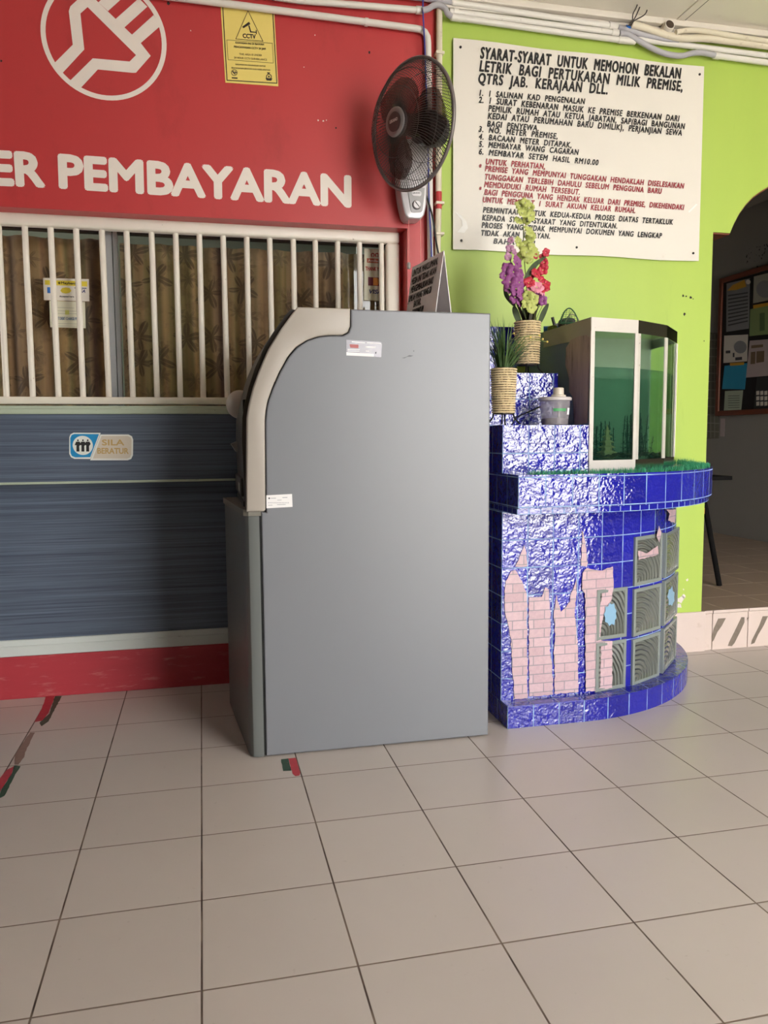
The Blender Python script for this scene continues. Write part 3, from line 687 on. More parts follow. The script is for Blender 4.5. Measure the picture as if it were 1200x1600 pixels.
block('condition_lettering', [bl('1. 1 SALINAN KAD PENGENALAN', 160, 345, 540, 376, 20, .036),
                     bl('2. 1 SURAT KEBENARAN MASUK KE PREMISE BERKENAAN DARI', 157, 370, 880, 438, 21, .036),
                     bl('PEMILIK RUMAH ATAU KETUA JABATAN, SAP(BAGI BANGUNAN', 192, 401, 900, 466, 21, .036),
                     bl('KEDAI ATAU PERUMAHAN BARU DIMILIK), PERJANJIAN SEWA', 190, 428, 888, 489, 21, .036),
                     bl('BAGI PENYEWA.', 188, 456, 372, 472, 20, .036), bl('3. NO. METER PREMISE,', 157, 475, 440, 501, 20, .036),
                     bl('4. BACAAN METER DITAPAK,', 158, 502, 490, 533, 20, .036), bl('5. MEMBAYAR WANG CAGARAN', 158, 529, 517, 559, 20, .036),
                     bl('6. MEMBAYAR SETEM HASIL RM10.00', 158, 556, 588, 596, 20, .036)], ink, 'black numbered conditions')
block('attention_lettering', [bl('UNTUK PERHATIAN,', 183, 592, 395, 610, 20, .036),
                         bl('*', 158, 612, 166, 613, 20, .036), bl('PREMISE YANG MEMPUNYAI TUNGGAKAN HENDAKLAH DISELESAIKAN', 180, 617, 897, 680, 20, .036),
                         bl('TUNGGAKAN TERLEBIH DAHULU SEBELUM PENGGUNA BARU', 180, 647, 817, 699, 20, .036),
                         bl('MEMDUDUKI RUMAH TERSEBUT.', 177, 674, 520, 702, 20, .036),
                         bl('*', 158, 693, 166, 694, 20, .036), bl('BAGI PENGGUNA YANG HENDAK KELUAR DARI PREMISE, DIKEHENDAKI', 178, 702, 897, 757, 20, .036),
                         bl('UNTUK MEMBUAT 1 SURAT AKUAN KELUAR RUMAH.', 172, 729, 720, 768, 20, .036)], redink, 'red attention lettering')
block('closing_lettering', [bl('PERMINTAAN UNTUK KEDUA-KEDUA PROSES DIATAS TERTAKLUK', 173, 766, 857, 810, 20, .036),
                       bl('KEPADA SYARAT-SYARAT YANG DITENTUKAN.', 170, 794, 655, 824, 20, .036),
                       bl('PROSES YANG TIDAK MEMPUNYAI DOKUMEN YANG LENGKAP', 168, 821, 817, 859, 20, .036),
                       bl('TIDAK AKAN DILAYAN.', 167, 849, 413, 861, 20, .036), bl('BAHAGIAN', 210, 878, 360, 887, 19, .036)], ink, 'black closing lettering')
for x, y in ((90, 172), (951, 270), (93, 868), (508, 893), (928, 914)):
    p = py(680 + x / K, y / K, YN); obj('screw', lathe(new(), [(0.0055, 0.0), (0.0055, 0.004), (0.003, 0.006)], (p.x, YN - 0.004, p.z), 12, (0, -1, 0)), M('dark screw', (60, 56, 54), 0.4, 0.6), nb)
for l in ([(70, 762), (95, 778), (112, 800), (118, 822), (105, 840), (78, 838), (98, 815), (96, 795)], [(912, 762), (940, 735), (946, 738), (915, 768)]):
    bm = new(); flat(bm, [[(q.x, q.z) for q in (py(680 + x / K, y / K, YT) for x, y in l)]], (0, YT, 0), WX, WZ, 0.001)
    obj('tape_remnant', bm, M('clear tape glare', (246, 244, 240), 0.15), nb)  # the tape is clear; its glare is put in as white

# ------------------------------------------------------------------ yellow surveillance notice on the red wall
S8 = 8.571; YC = YW - 0.002
def cz(l, e=0): return [py(320 + x / S8, y / S8, YC - e) for x, y in l]
cs = tag(obj('surveillance_notice', sheet(new(), cz([(210, 58), (928, 120), (985, 1155), (275, 1105)]), (0, 1, 0), 0.0015), M('yellow notice', (236, 214, 118), 0.5, var=0.02), loc=py(390, 70, YC)), 'yellow CCTV warning notice with a camera triangle on the red wall', 'notice')
dk = M('dark brown print', (44, 30, 24), 0.6); fk = M('faded brown print', (120, 100, 60), 0.6)
def outline(name, l, w, mat, closed=True):
    bm = new(); ps = cz(l, 0.001); n = len(ps)
    for i in range(n if closed else n - 1):
        a, b = ps[i], ps[(i + 1) % n]; d = (b - a).normalized(); e = Vector((-d.z, 0, d.x)) * w / 2; N = Vector((0, -0.0004, 0))
        a = a - d * w / 2; b = b + d * w / 2
        bm.faces.new([bm.verts.new(a - e + N), bm.verts.new(b - e + N), bm.verts.new(b + e + N), bm.verts.new(a + e + N)])
    return obj(name, bm, mat, cs)
outline('border', [(240, 92), (910, 150), (965, 1115), (298, 1075)], 0.0035, dk)
outline('triangle', [(578, 145), (778, 552), (415, 522)], 0.0022, dk)
outline('text_frame', [(295, 535), (905, 580), (918, 845), (312, 800)], 0.0018, fk)
bm = new()
for l in ([(500, 360), (592, 292), (610, 325), (518, 380)], [(582, 345), (598, 340), (622, 425), (606, 428)], [(606, 420), (690, 428), (690, 440), (606, 436)], [(682, 402), (694, 403), (696, 460), (684, 460)]):
    flat(bm, [[(q.x, q.z) for q in cz(l)]], (0, YC, 0), WX, WZ, 0.0012)
obj('camera_pictogram', bm, dk, cs)
def ct(name, rows, mat):
    bm = new()
    for s_, a, b, h, bd in rows: A, B = cz([a, b]); fitted(bm, s_, A, B, h, bd, eps=0.0012)
    obj(name, bm, mat, cs)
ct('lettering', [('CCTV', (512, 508), (682, 520), 0.0165, .036), ('KAWASAN INI DI BAWAH', (412, 585), (790, 610), 0.0072, .03), ('PENGAWASAN CCTV 24 JAM', (392, 640), (815, 670), 0.0075, .03)], dk)
ct('small_lettering', [('THIS AREA IS UNDER', (462, 740), (765, 755), 0.0075, .01), ('24 HOUR CCTV SURVEILLANCE', (392, 785), (832, 815), 0.0075, .01),
                       ('RAKAMAN INI DIGUNAKAN UNTUK', (412, 872), (815, 898), 0.0052, .036), ('PENCEGAHAN JENAYAH DAN KESELAMATAN', (358, 918), (875, 950), 0.0052, .036)], fk)
def pos8(c, r): return [(c[0] + r * math.cos(2 * PI * k / 20), c[1] + r * math.sin(2 * PI * k / 20)) for k in range(20)]
bm = new(); flat(bm, [[(q.x, q.z) for q in cz(pos8((395, 975), 42))], [(q.x, q.z) for q in cz(pos8((395, 975), 34))][::-1]], (0, YC, 0), WX, WZ, 0.0012)
for l in ([(365, 960), (380, 950), (415, 995), (400, 1000)], [(405, 955), (430, 975), (418, 985), (395, 965)], [(360, 1035), (438, 1040), (438, 1058), (360, 1052)]): flat(bm, [[(q.x, q.z) for q in cz(l)]], (0, YC, 0), WX, WZ, 0.0013)
obj('round_emblem', bm, dk, cs)
bm = new(); flat(bm, [[(q.x, q.z) for q in cz(pos8((858, 1028), 38))], [(q.x, q.z) for q in cz(pos8((858, 1028), 27))][::-1]], (0, YC, 0), WX, WZ, 0.0012)
for l in ([(832, 970), (875, 972), (866, 990), (840, 988)], [(812, 1045), (905, 1052), (890, 1082), (828, 1078)], [(848, 1015), (870, 1018), (868, 1040), (846, 1038)]): flat(bm, [[(q.x, q.z) for q in cz(l)]], (0, YC, 0), WX, WZ, 0.0013)
obj('crest_emblem', bm, dk, cs)

# ------------------------------------------------------------------ wall fan
FC = Vector((0.860, 3.205, 2.352)); FA = Vector((-0.895, -0.44, -0.075)).normalized()
fa_ = FA.orthogonal().normalized(); fb_ = FA.cross(fa_)
fan = thing('wall_fan', 'grey wire-caged wall fan with silver base where red meets lime', 'fan', (0.94, 3.47, 2.06))
cage_m = M('dark grey wire', (70, 66, 64), 0.4, 0.4); rim_m = M('fan rim grey', (112, 104, 102), 0.4, 0.2)
silver_f = M('fan silver', (198, 194, 196), 0.3, 0.25); x = NT('smoky brown blade'); x.set(Base_Color=lin((70, 50, 46)), Roughness=0.25); tr = x.n('ShaderNodeBsdfTransparent'); tr.inputs[0].default_value = (0.62, 0.50, 0.48, 1)
mx = x.n('ShaderNodeMixShader'); mx.inputs[0].default_value = 0.62; x.l(tr.outputs[0], mx.inputs[1]); x.l(x.b.outputs[0], mx.inputs[2]); x.l(mx.outputs[0], x.out.inputs[0]); smoky = x.m
grey_f = M('fan panel grey', (140, 138, 138), 0.35, 0.3)
def fp(r, a, h): return FC + (fa_ * math.cos(a) + fb_ * math.sin(a)) * r + FA * h
RF = 0.243
bm = new(); tube(bm, [fp(RF, 2 * PI * k / 64, 0) for k in range(64)], 0.0075, 8, closed=True); obj('rim', bm, rim_m, fan, smooth=True)
def cage(sign, r_in, h_top, n, twist):
    bm = new()
    for k in range(n):
        a = 2 * PI * k / n; pp = []
        for i in range(9):
            t = i / 8; r = r_in + (RF - r_in) * t; h = sign * h_top * (1 - t ** 3.2) * (1 if t < 1 else 0)
            pp.append(fp(r, a + twist * (1 - t) * t * 1.6, h))
        tube(bm, pp, 0.0013, 4, caps=False)
    for rr, t in ((0.13, None), (0.20, None)):
        t = (rr - r_in) / (RF - r_in); tube(bm, [fp(rr, 2 * PI * k / 48, sign * h_top * (1 - t ** 3.2)) for k in range(48)], 0.0014, 4, closed=True)
    return bm
obj('front_cage', cage(1, 0.047, 0.085, 110, 0.5), cage_m, fan)
obj('rear_cage', cage(-1, 0.06, 0.075, 110, -0.5), cage_m, fan)
bm = new(); lathe(bm, [(0.054, 0.070), (0.057, 0.080), (0.055, 0.090), (0.047, 0.094), (0.038, 0.092)], FC, 36, FA); hub = obj('centre_badge', bm, M('badge grey', (128, 122, 122), 0.35, 0.2), fan, smooth=True)
bm = new(); lathe(bm, [(0.037, 0.091), (0.037, 0.0935), (0.030, 0.0945)], FC, 36, FA); obj('badge_disc', bm, M('badge brown', (62, 50, 50), 0.3), hub)
hu = (Vector((0.44, -0.9, 0)) - FA * Vector((0.44, -0.9, 0)).dot(FA)).normalized(); hv = FA.cross(hu) * 1
if hv.z < 0: hv = -hv
bm = new(); text(bm, 'LEKANO', FC + FA * 0.095 - hu * 0.024 - hv * 0.001, hu, hv, 0.048, 0.011, 0.03, 0.1); obj('badge_lettering', bm, M('silver letters', (214, 208, 206), 0.3), hub)
bl_bm = None
for k in range(3):
    a0 = 2 * PI * k / 3 + 0.5; bm = new(); g = []
    for i in range(9):
        r = 0.035 + 0.17 * i / 8; wdt = 0.32 + 0.52 * math.sin(PI * min(1, (i + 1.2) / 9.0)) ** 0.8; col = []
        for j in range(9):
            t = (j / 8 - 0.5) * 2; col.append(bm.verts.new(fp(r, a0 + 0.25 * i / 8 + t * wdt, 0.012 + 0.022 * t * (1 - 0.4 * i / 8))))
        g.append(col)
    for i in range(8):
        for j in range(8): bm.faces.new((g[i][j], g[i + 1][j], g[i + 1][j + 1], g[i][j + 1]))
    bmesh.ops.solidify(bm, geom=bm.faces[:], thickness=0.002); obj('blade', bm, smoky, fan, smooth=True)
bm = new(); lathe(bm, [(0.02, 0.045), (0.042, 0.035), (0.045, -0.02), (0.03, -0.03)], FC, 28, FA); obj('blade_hub', bm, smoky, fan, smooth=True)
bm = new(); lathe(bm, [(0.03, -0.03), (0.062, -0.045), (0.070, -0.10), (0.060, -0.155), (0.03, -0.17)], FC, 28, FA); obj('motor_housing', bm, M('motor dark grey', (58, 56, 56), 0.4), fan, smooth=True)
YF = 3.425
fo_ = [py(620 + x / 20, 280 + y / 20, YF) for x, y in ((105, 230), (135, 480), (175, 720), (255, 1060), (300, 1150), (380, 1225), (720, 1232), (800, 1190), (860, 1110), (905, 950), (935, 750), (960, 230))]
fo_ = [fo_[-1] + Vector((0.004, 0, 0.13)), fo_[-1] + Vector((-0.012, 0, 0.20)), fo_[0] + Vector((0.016, 0, 0.20)), fo_[0] + Vector((-0.002, 0, 0.13))] + fo_
bm = prism(new(), fo_, (0, 0.095, 0), tri=False); bm.normal_update(); bevel_caps(bm, YF, YF + 0.095, 0.007, 3); obj('wall_base', bm, silver_f, fan, smooth=True, sharp=0.6)
tube_bm = tube(new(), smooth_path([(0.945, YF + 0.03, 2.37), (0.950, YF - 0.03, 2.40), FC - FA * 0.13 + Vector((0, 0, 0.0))]), 0.024, 14); obj('arm', tube_bm, silver_f, fan, smooth=True)
def fz(l): return [(lambda q: (q.x, q.z))(py(620 + x / 20, 280 + y / 20, YF)) for x, y in l]
pan = slab('control_panel', fz([(320, 270), (870, 270), (860, 480), (800, 980), (770, 1030), (730, 1052), (500, 1052), (450, 1020), (430, 960), (370, 520)]), YF, 0.003, grey_f, fan)
kc = fz([(612, 812)])[0]; kx = fz([(735, 812)])[0][0] - kc[0]
kn = obj('dial', lathe(new(), [(kx, 0.003), (kx, 0.010), (kx * 0.86, 0.014)], (kc[0], YF, kc[1]), 24, (0, -1, 0)), silver_f, fan, smooth=True)
bm = new(); lathe(bm, [(kx * 1.12, 0.0028), (kx * 1.12, 0.0045)], (kc[0], YF, kc[1]), 24, (0, -1, 0)); d = fz([(540, 735), (560, 722), (690, 890), (672, 905)]); flat(bm, [d], (0, YF - 0.0145, 0), WX, WZ, 0.0005); obj('dial_ring', bm, gap_m, kn)
lz = fz([(465, 455), (760, 455)]); slab('maker_plate', rrect(lz[0][0], lz[0][1] - 0.009, lz[1][0], lz[1][1] + 0.009, 0.008), YF - 0.003, 0.0015, silver_f, pan) if False else None
bm = new(); prism(bm, [(u, YF - 0.0045, v) for u, v in rrect(lz[0][0], lz[0][1] - 0.009, lz[1][0], lz[1][1] + 0.009, 0.008)], (0, 0.0015, 0)); obj('maker_plate', bm, silver_f, pan)
bm = new(); A, B = [Vector((u, YF - 0.0047, v)) for u, v in fz([(485, 462), (722, 462)])]; fitted(bm, 'LEKANO', A, B, 0.006, 0.03, eps=0.0005); obj('maker_lettering', bm, black_m, pan)
cord_m = M('pull cord', (226, 150, 140), 0.6)
tops = [py(638.5, 340, 3.455), py(657, 340, 3.455)]
for p, end in zip(tops, (410, 445)):
    e = py(640 if end == 410 else 657, end, 3.455); e.x = p.x
    c = obj('pull_cord', tube(new(), [p, e], 0.0016, 6), cord_m, fan)
    obj('cord_weight', lathe(new(), [(0.005, 0.0), (0.008, -0.006), (0.008, -0.022), (0.006, -0.028)], e, 12), M('grey pull', (150, 142, 140), 0.4), c)

# ------------------------------------------------------------------ conduits and cables
pvc = M('white conduit', (226, 222, 214), 0.35, var=0.03, scale=12, dirt=(176, 168, 156), dirt_at=(0.66, 0.8)); flexm = M('grey flexible conduit', (176, 174, 180), 0.5)
cream_pvc = M('cream conduit', (222, 212, 190), 0.45, var=0.05, scale=10, dirt=(180, 166, 140), dirt_at=(0.62, 0.78))
blue_tape = M('blue tape', (30, 96, 176), 0.4); blue_wire = M('blue wire', (58, 70, 160), 0.4); blk_wire = M('black cable', (24, 23, 24), 0.45)
def conduit(label, pts, r, Y, mat=pvc, couple=(), cat='conduit', group=None, name='conduit', sm=False, left=0, right=0):
    P = [py(x, y, Y) for x, y in pts]
    if left: P[0] = P[0] + (P[0] - P[1]).normalized() * left          # the run goes on beyond the picture
    if right: P.append(P[-1] + (P[-1] - P[-2]).normalized() * right)
    if sm: P = smooth_path(P)
    o = obj(name, tube(new(), P, r, 12), mat, smooth=True, sharp=1.2, loc=P[0])
    tag(o, label, cat, group)
    for (x, y), (x2, y2) in couple:
        obj('coupler', tube(new(), [py(x, y, Y), py(x2, y2, Y)], r + 0.0028, 12), pvc, o, smooth=True)
    return o
YP = 3.495
def elbow(l): return l
o = conduit('white conduit sloping above the yellow notice and turning down behind the fan', [(200, -13), (340, 4), (648, 44.5), (657, 46), (664, 50.5), (668, 58), (669, 68), (671, 240), (673, 487)], 0.0142, YP, couple=(((570, 34.3), (575, 35)),), left=1.2)
for x, y in ((572, 27), (672, 350)):
    pass
o = conduit('white conduit along the top of the red wall ending in a grey bend', [(330, -19), (465, 0.5), (655, 16)], 0.0135, YP, couple=(((650, 15.6), (660, 16.5)),), left=1.5)
obj('flexible_bend', tube(new(), smooth_path([py(x, y, YP - 0.022) for x, y in ((660, 16.3), (669, 14), (677, 9), (686, 7.5), (695, 13), (699, 21), (706, 26.5))]), 0.0125, 12), flexm, o, smooth=True)
o = conduit('topmost white conduit beside the ceiling over the white board', [(705, 3.4), (900, 33), (953, 40.5)], 0.0135, YP, couple=(((706, 3.6), (712, 4.5)), ((951, 40), (967, 42.5))))
obj('flexible_tail', tube(new(), smooth_path([py(x, y, YP) for x, y in ((420, -36), (610, -9), (660, -3), (706, 3.5))]), 0.0125, 12), flexm, o, smooth=True)
obj('flexible_tail', tube(new(), smooth_path([py(x, y, YP - 0.01) for x, y in ((966, 42.5), (982, 47), (1000, 53), (1020, 58), (1040, 62), (1060, 63.5))]), 0.0115, 12), flexm, o, smooth=True)
obj('tape_wrap', tube(new(), [py(977, 44, YP - 0.006), py(983, 47, YP - 0.006)], 0.0155, 12), blue_tape, o, smooth=True)
o = conduit('middle white conduit over the board, joined to a sagging grey hose', [(702, 17.5), (900, 43.5), (958, 51)], 0.0125, YP, couple=(((708, 18.3), (716, 19.4)), ((955, 50.5), (969, 52.3))))
obj('flexible_hose', tube(new(), smooth_path([py(x, y, YP - 0.012) for x, y in ((968, 52), (980, 53), (990, 59), (1002, 66), (1018, 75), (1034, 82), (1050, 86), (1066, 87), (1082, 83), (1098, 82.5), (1117, 86.5))]), 0.0125, 12), flexm, o, smooth=True)
obj('tape_wrap', tube(new(), [py(969, 51.5, YP), py(976, 53, YP)], 0.0155, 12), blue_tape, o, smooth=True)
obj('rigid_end', tube(new(), [py(1115, 86.5, YP - 0.004), py(1210, 99.5, YP), py(1210, 99.5, YP) + (py(1210, 99.5, YP) - py(1124, 87.7, YP)).normalized() * 3.0], 0.0135, 12), pvc, o, smooth=True)
obj('coupler', tube(new(), [py(1115, 86.5, YP - 0.004), py(1124, 87.7, YP - 0.004)], 0.0158, 12), pvc, o, smooth=True)
o = conduit('lowest white conduit running along the lime wall above the board', [(704, 26.5), (900, 54), (968, 62.5), (1000, 62.0), (1210, 88.5)], 0.0130, YP, couple=(((705, 26.6), (722, 29)), ((966, 62), (992, 64.5))), right=3.0)
o = conduit('cream painted trunking along the cornice at right', [(987, 38), (1002, 42), (1020, 48), (1045, 56), (1070, 60), (1110, 60.5), (1210, 73)], 0.0165, 3.475, cream_pvc, cat='trunking', name='cable_trunking', sm=True, right=3.0)
o = conduit('second cream trunking against the ceiling right of the round box', [(1056, 50), (1080, 47), (1110, 50), (1150, 57), (1210, 66)], 0.0115, 3.455, cream_pvc, cat='trunking', name='cable_trunking', sm=True, right=3.0)
pj = conduit('cream vertical pipe in the corner between red and lime walls', [(686.5, 14), (686, 160), (685, 330), (682, 480), (681, 500)], 0.0140, 3.497, cream_pvc, cat='pipe', name='vertical_pipe')
for y in (84, 318, 366):
    c = py(686, y, 3.497); obj('pipe_clip', box(new(), c.x - 0.018, c.x + 0.02, 3.478, 3.52, c.z - 0.006, c.z + 0.006, 0.002), cream_pvc, pj)
c0_, c1_ = py(685.5, 300, 3.496), py(685.4, 327, 3.496); obj('red_paint_smear', tube(new(), [c0_, c1_], [0.0146, 0.0146], 12), red_m, pj, smooth=True)
o = conduit('thin blue wire hanging down beside the white conduit', [(661, -6), (661, 20), (663, 60), (665, 110), (669, 250), (671, 330), (675, 410), (676, 490)], 0.0032, 3.47, blue_wire, cat='wire', name='cable', sm=True)
o = conduit('black cable hanging from behind the fan base towards the cash machine', [(664, 300), (670, 318), (676, 340), (681, 375), (686, 400), (693, 430), (700, 462), (706, 492)], 0.0042, 3.462, blk_wire, cat='cable', name='cable', sm=True)
o = conduit('thin cream wire beside the black cable with a cyan tag', [(687, 395), (694, 424), (700, 452), (705, 490)], 0.0032, 3.455, cream_pvc, cat='wire', name='cable', sm=True)
obj('cyan_tag', tube(new(), [py(698, 456, 3.455), py(700.5, 464, 3.455)], 0.006, 10), M('cyan tape', (90, 200, 210), 0.4), o)
for i, (xt, dx) in enumerate(((996, -2), (1001, 2), (1013, 6))):
    o = conduit(('thin dark wire dropping from the ceiling, leftmost of three', 'thin dark wire dropping from the ceiling, middle of three', 'thin dark wire curving from the ceiling, rightmost of three')[i], [(xt + dx, -14), (xt, 6), (xt - 7 + i, 22), (988 + i, 33), (982 + 2 * i, 40)], 0.0026, 3.40 + 0.015 * i, M('dark wire', (58, 52, 48), 0.5), cat='wire', name='ceiling_wire', sm=True, group='dark ceiling wires')
jb = py(1043, 43, 3.47)
o = obj('junction_box', lathe(new(), [(0.012, 0.02), (0.024, 0.02), (0.027, 0.0), (0.027, -0.03), (0.012, -0.03)], jb, 24, (0, -1, 0.25)), white_m, smooth=True, loc=jb); tag(o, 'round open junction box ring by the ceiling seam', 'junction box')
obj('dark_opening', lathe(new(), [(0.020, 0.0205), (0.020, 0.0212)], jb, 24, (0, -1, 0.25)), M('rusty inside', (66, 52, 40), 0.7, var=0.4, scale=60), o)

# ------------------------------------------------------------------ tiled fish tank stand with rounded front
CX, CY, XL = 1.404, 3.655, 1.101
TPU, TPV = 0.1055, 0.1078
def blue_tile(name, pu, pv, grout=(150, 186, 226), gw=0.0038, bump=0.6, scale=27):
    x = NT(name); uv = x.n('ShaderNodeUVMap').outputs[0]; sx = x.n('ShaderNodeSeparateXYZ'); x.l(uv, sx.inputs[0])
    es = []; ids = []
    for ax, p in ((0, pu), (1, pv)):
        v = x.math('DIVIDE', sx.outputs[ax], p); f = x.math('FLOOR', v); ids.append(f); fr = x.math('SUBTRACT', v, f)
        es.append(x.math('MULTIPLY', x.math('MINIMUM', fr, x.math('SUBTRACT', 1.0, fr)), p))
    e = x.math('MINIMUM', *es)
    m = x.n('ShaderNodeMapRange'); m.inputs[1].default_value = gw * 0.4; m.inputs[2].default_value = gw * 0.62; x.l(e, m.inputs[0]); mask = m.outputs[0]
    cb = x.n('ShaderNodeCombineXYZ'); x.l(ids[0], cb.inputs[0]); x.l(ids[1], cb.inputs[1])
    w = x.n('ShaderNodeTexWhiteNoise', noise_dimensions='3D'); x.l(cb.outputs[0], w.inputs['Vector'])
    c = x.mix(w.outputs['Value'], lin((18, 18, 118)), lin((30, 30, 160)))
    c = x.mix(x.math('MULTIPLY', x.noise(uv, 130, 2), 0.45), c, lin((46, 52, 180)))
    gc = x.mix(x.ramp(x.noise(uv, 14, 3), [(0.4, (0, 0, 0, 1)), (0.62, (1, 1, 1, 1))]), lin(grout), lin((110, 128, 190)))
    x.set(Base_Color=x.mix(mask, gc, c), Roughness=x.math('ADD', x.math('MULTIPLY', mask, -0.66), 0.72), Specular_IOR_Level=0.9)
    sh = x.noise(uv, scale, 2.5, 0.6)
    h = x.math('MULTIPLY', x.math('ADD', sh, x.math('MULTIPLY', x.noise(uv, scale * 3.3, 1), 0.18)), mask)
    x.bump(x.math('ADD', h, x.math('MULTIPLY', mask, 0.5)), bump, 0.012); MATS[name] = x.m
    return x.m
tile_m = blue_tile('rippled cobalt tile', TPU, TPV)
small_tile_m = blue_tile('small cobalt trim tile', 0.046, 0.0231, bump=0.3)
slate_m = blue_tile('dark cobalt ledge tile', 0.1055, 0.075, grout=(96, 112, 130), bump=0.15)
def plan(a, b, x0=XL, yend=3.516):
    pts = [(x0, yend), (x0, CY - b)]
    n = 8
    for i in range(1, n): pts.append((x0 + (CX - x0) * i / n, CY - b))
    k = 48
    for i in range(0, k + 1):
        t = PI / 2 * i / k; p = (CX + a * math.sin(t), CY - b * math.cos(t))
        if p[1] > yend: break
        pts.append(p)
    pts.append((pts[-1][0] + 0.01, yend))
    return pts
def uv_wall(bm, pts, z0, z1, s0, vz, top=True, bottom=False):
    """vertical tiled wall along a plan line; uv = metres along, metres up"""
    uvl = bm.loops.layers.uv.verify(); s = []; acc = 0.0
    for i, p in enumerate(pts):
        if i: acc += math.hypot(p[0] - pts[i - 1][0], p[1] - pts[i - 1][1])
        s.append(acc)
    s = [v - s[1] + s0 for v in s]
    A = [bm.verts.new((p[0], p[1], z0)) for p in pts]; B = [bm.verts.new((p[0], p[1], z1)) for p in pts]
    for i in range(len(pts) - 1):
        f = bm.faces.new((A[i], A[i + 1], B[i + 1], B[i]))
        for lp, (u, v) in zip(f.loops, ((s[i], z0 - vz), (s[i + 1], z0 - vz), (s[i + 1], z1 - vz), (s[i], z1 - vz))): lp[uvl].uv = (u, v)
    for use, V in ((top, B), (bottom, A)):
        if use:
            f = bm.faces.new(V)
            for lp in f.loops: lp[uvl].uv = (lp.vert.co.x - XL, lp.vert.co.y)
    return bm
def uv_box(bm, x0, x1, y0, y1, z0, z1, vtop):
    uvl = bm.loops.layers.uv.verify(); box(bm, x0, x1, y0, y1, z0, z1)
    bm.normal_update()
    for f in bm.faces:
        for lp in f.loops:
            c = lp.vert.co; n = f.normal
            lp[uvl].uv = (c.x - x0, c.z - vtop) if abs(n.y) > .5 else ((c.y - y0, c.z - vtop) if abs(n.x) > .5 else (c.x - x0, c.y - y0 + 0.002))
    return bm
stand = thing('fish_tank_stand', 'blue tiled fish tank stand with rounded glass-block front and peeling brick paper', 'tank stand', (1.7, 3.15, 0))
BA, BB = 0.825, 0.85
body_plan = plan(BA, BB)
obj('tiled_body', uv_wall(new(), body_plan, 0.0, 0.83, 0, 0.064), tile_m, stand)
obj('plinth', uv_wall(new(), plan(0.888, 0.923, XL - 0.001), 0.0, 0.083, 0, -0.022), tile_m, stand)
bm = uv_wall(new(), plan(0.887, 0.922, XL), 0.080, 0.0865, 0, 0); obj('plinth_ledge', bm, slate_m, stand, label='dark blue ledge on the plinth')
obj('counter_band', uv_wall(new(), plan(0.96, 1.01, XL - 0.002), 0.845, 0.966, 0, 0.850, bottom=True), tile_m, stand)
obj('trim_row', uv_wall(new(), plan(0.948, 0.998, XL - 0.001), 0.8225, 0.8455, 0, 0.8225, bottom=True), small_tile_m, stand)
obj('back_step', uv_box(new(), XL, 1.452, 2.806, 3.515, 0.966, 1.146, 1.148), tile_m, stand)
obj('back_step', uv_box(new(), XL, 1.437, 3.05, 3.515, 1.146, 1.361, 1.363), tile_m, stand)
obj('back_step', uv_box(new(), XL, 1.335, 3.25, 3.515, 1.361, 1.572, 1.574), tile_m, stand)
# arc-length map of the body front
tab = []; acc = 0.0; prev = None
for i in range(401):
    X = XL + (CX - XL) * i / 100 if i <= 100 else None
    p = (X, CY - BB) if X is not None else (CX + BA * math.sin(PI / 2 * (i - 100) / 300), CY - BB * math.cos(PI / 2 * (i - 100) / 300))
    if prev: acc += math.hypot(p[0] - prev[0], p[1] - prev[1])
    tab.append((acc, p)); prev = p
def at_s(s):
    for (a, p), (b, q) in zip(tab, tab[1:]):
        if a <= s <= b + 1e-9:
            t = (s - a) / (b - a) if b > a else 0; P = Vector((p[0] + (q[0] - p[0]) * t, p[1] + (q[1] - p[1]) * t, 0)); d = Vector((q[0] - p[0], q[1] - p[1], 0)).normalized()
            return P, Vector((d.y, -d.x, 0))
    P, n = at_s(tab[-1][0] - 1e-4) if s > 0 else at_s(0.0)
    if s < 0: P = P + Vector((s, 0, 0))
    return P, n
def s_of_x(X):
    for (a, p), (b, q) in zip(tab, tab[1:]):
        if p[0] <= X <= q[0]: return a + (b - a) * (X - p[0]) / max(1e-9, q[0] - p[0])
    return X - XL
def body_sz(x, y):
    d = ray(x, y); P = CAM + d * ((CY - BB - CAM.y) / d.y)
    if P.x <= CX: return P.x - XL, P.z
    A = (d.x / BA) ** 2 + (d.y / BB) ** 2; B = 2 * ((CAM.x - CX) * d.x / BA ** 2 + (CAM.y - CY) * d.y / BB ** 2); C0 = ((CAM.x - CX) / BA) ** 2 + ((CAM.y - CY) / BB) ** 2 - 1
    D = max(0, B * B - 4 * A * C0); P = CAM + d * ((-B - D ** .5) / (2 * A))
    return s_of_x(P.x), P.z
ZZ = 1192 / 380
def brick_mat():
    x = NT('faded brick paper'); uv = x.n('ShaderNodeUVMap').outputs[0]
    b = x.n('ShaderNodeTexBrick'); b.inputs['Scale'].default_value = 1.0; b.inputs['Brick Width'].default_value = 0.088; b.inputs['Row Height'].default_value = 0.0362
    b.inputs['Mortar Size'].default_value = 0.0022; b.inputs['Mortar Smooth'].default_value = 0.3; b.inputs['Bias'].default_value = -0.2
    b.inputs['Color1'].default_value = lin((204, 174, 180)); b.inputs['Color2'].default_value = lin((188, 156, 162)); b.inputs['Mortar'].default_value = lin((146, 138, 144))
    x.l(uv, b.inputs['Vector'])
    n = x.ramp(x.noise(uv, 60, 5, 0.7), [(0.35, (0.86, 0.86, 0.88, 1)), (0.65, (1, 1, 1, 1))])
    x.set(Base_Color=x.mix(1.0, b.outputs['Color'], n, 'MULTIPLY'), Roughness=0.45); MATS['brick paper'] = x.m
    return x.m
brick_m = brick_mat()
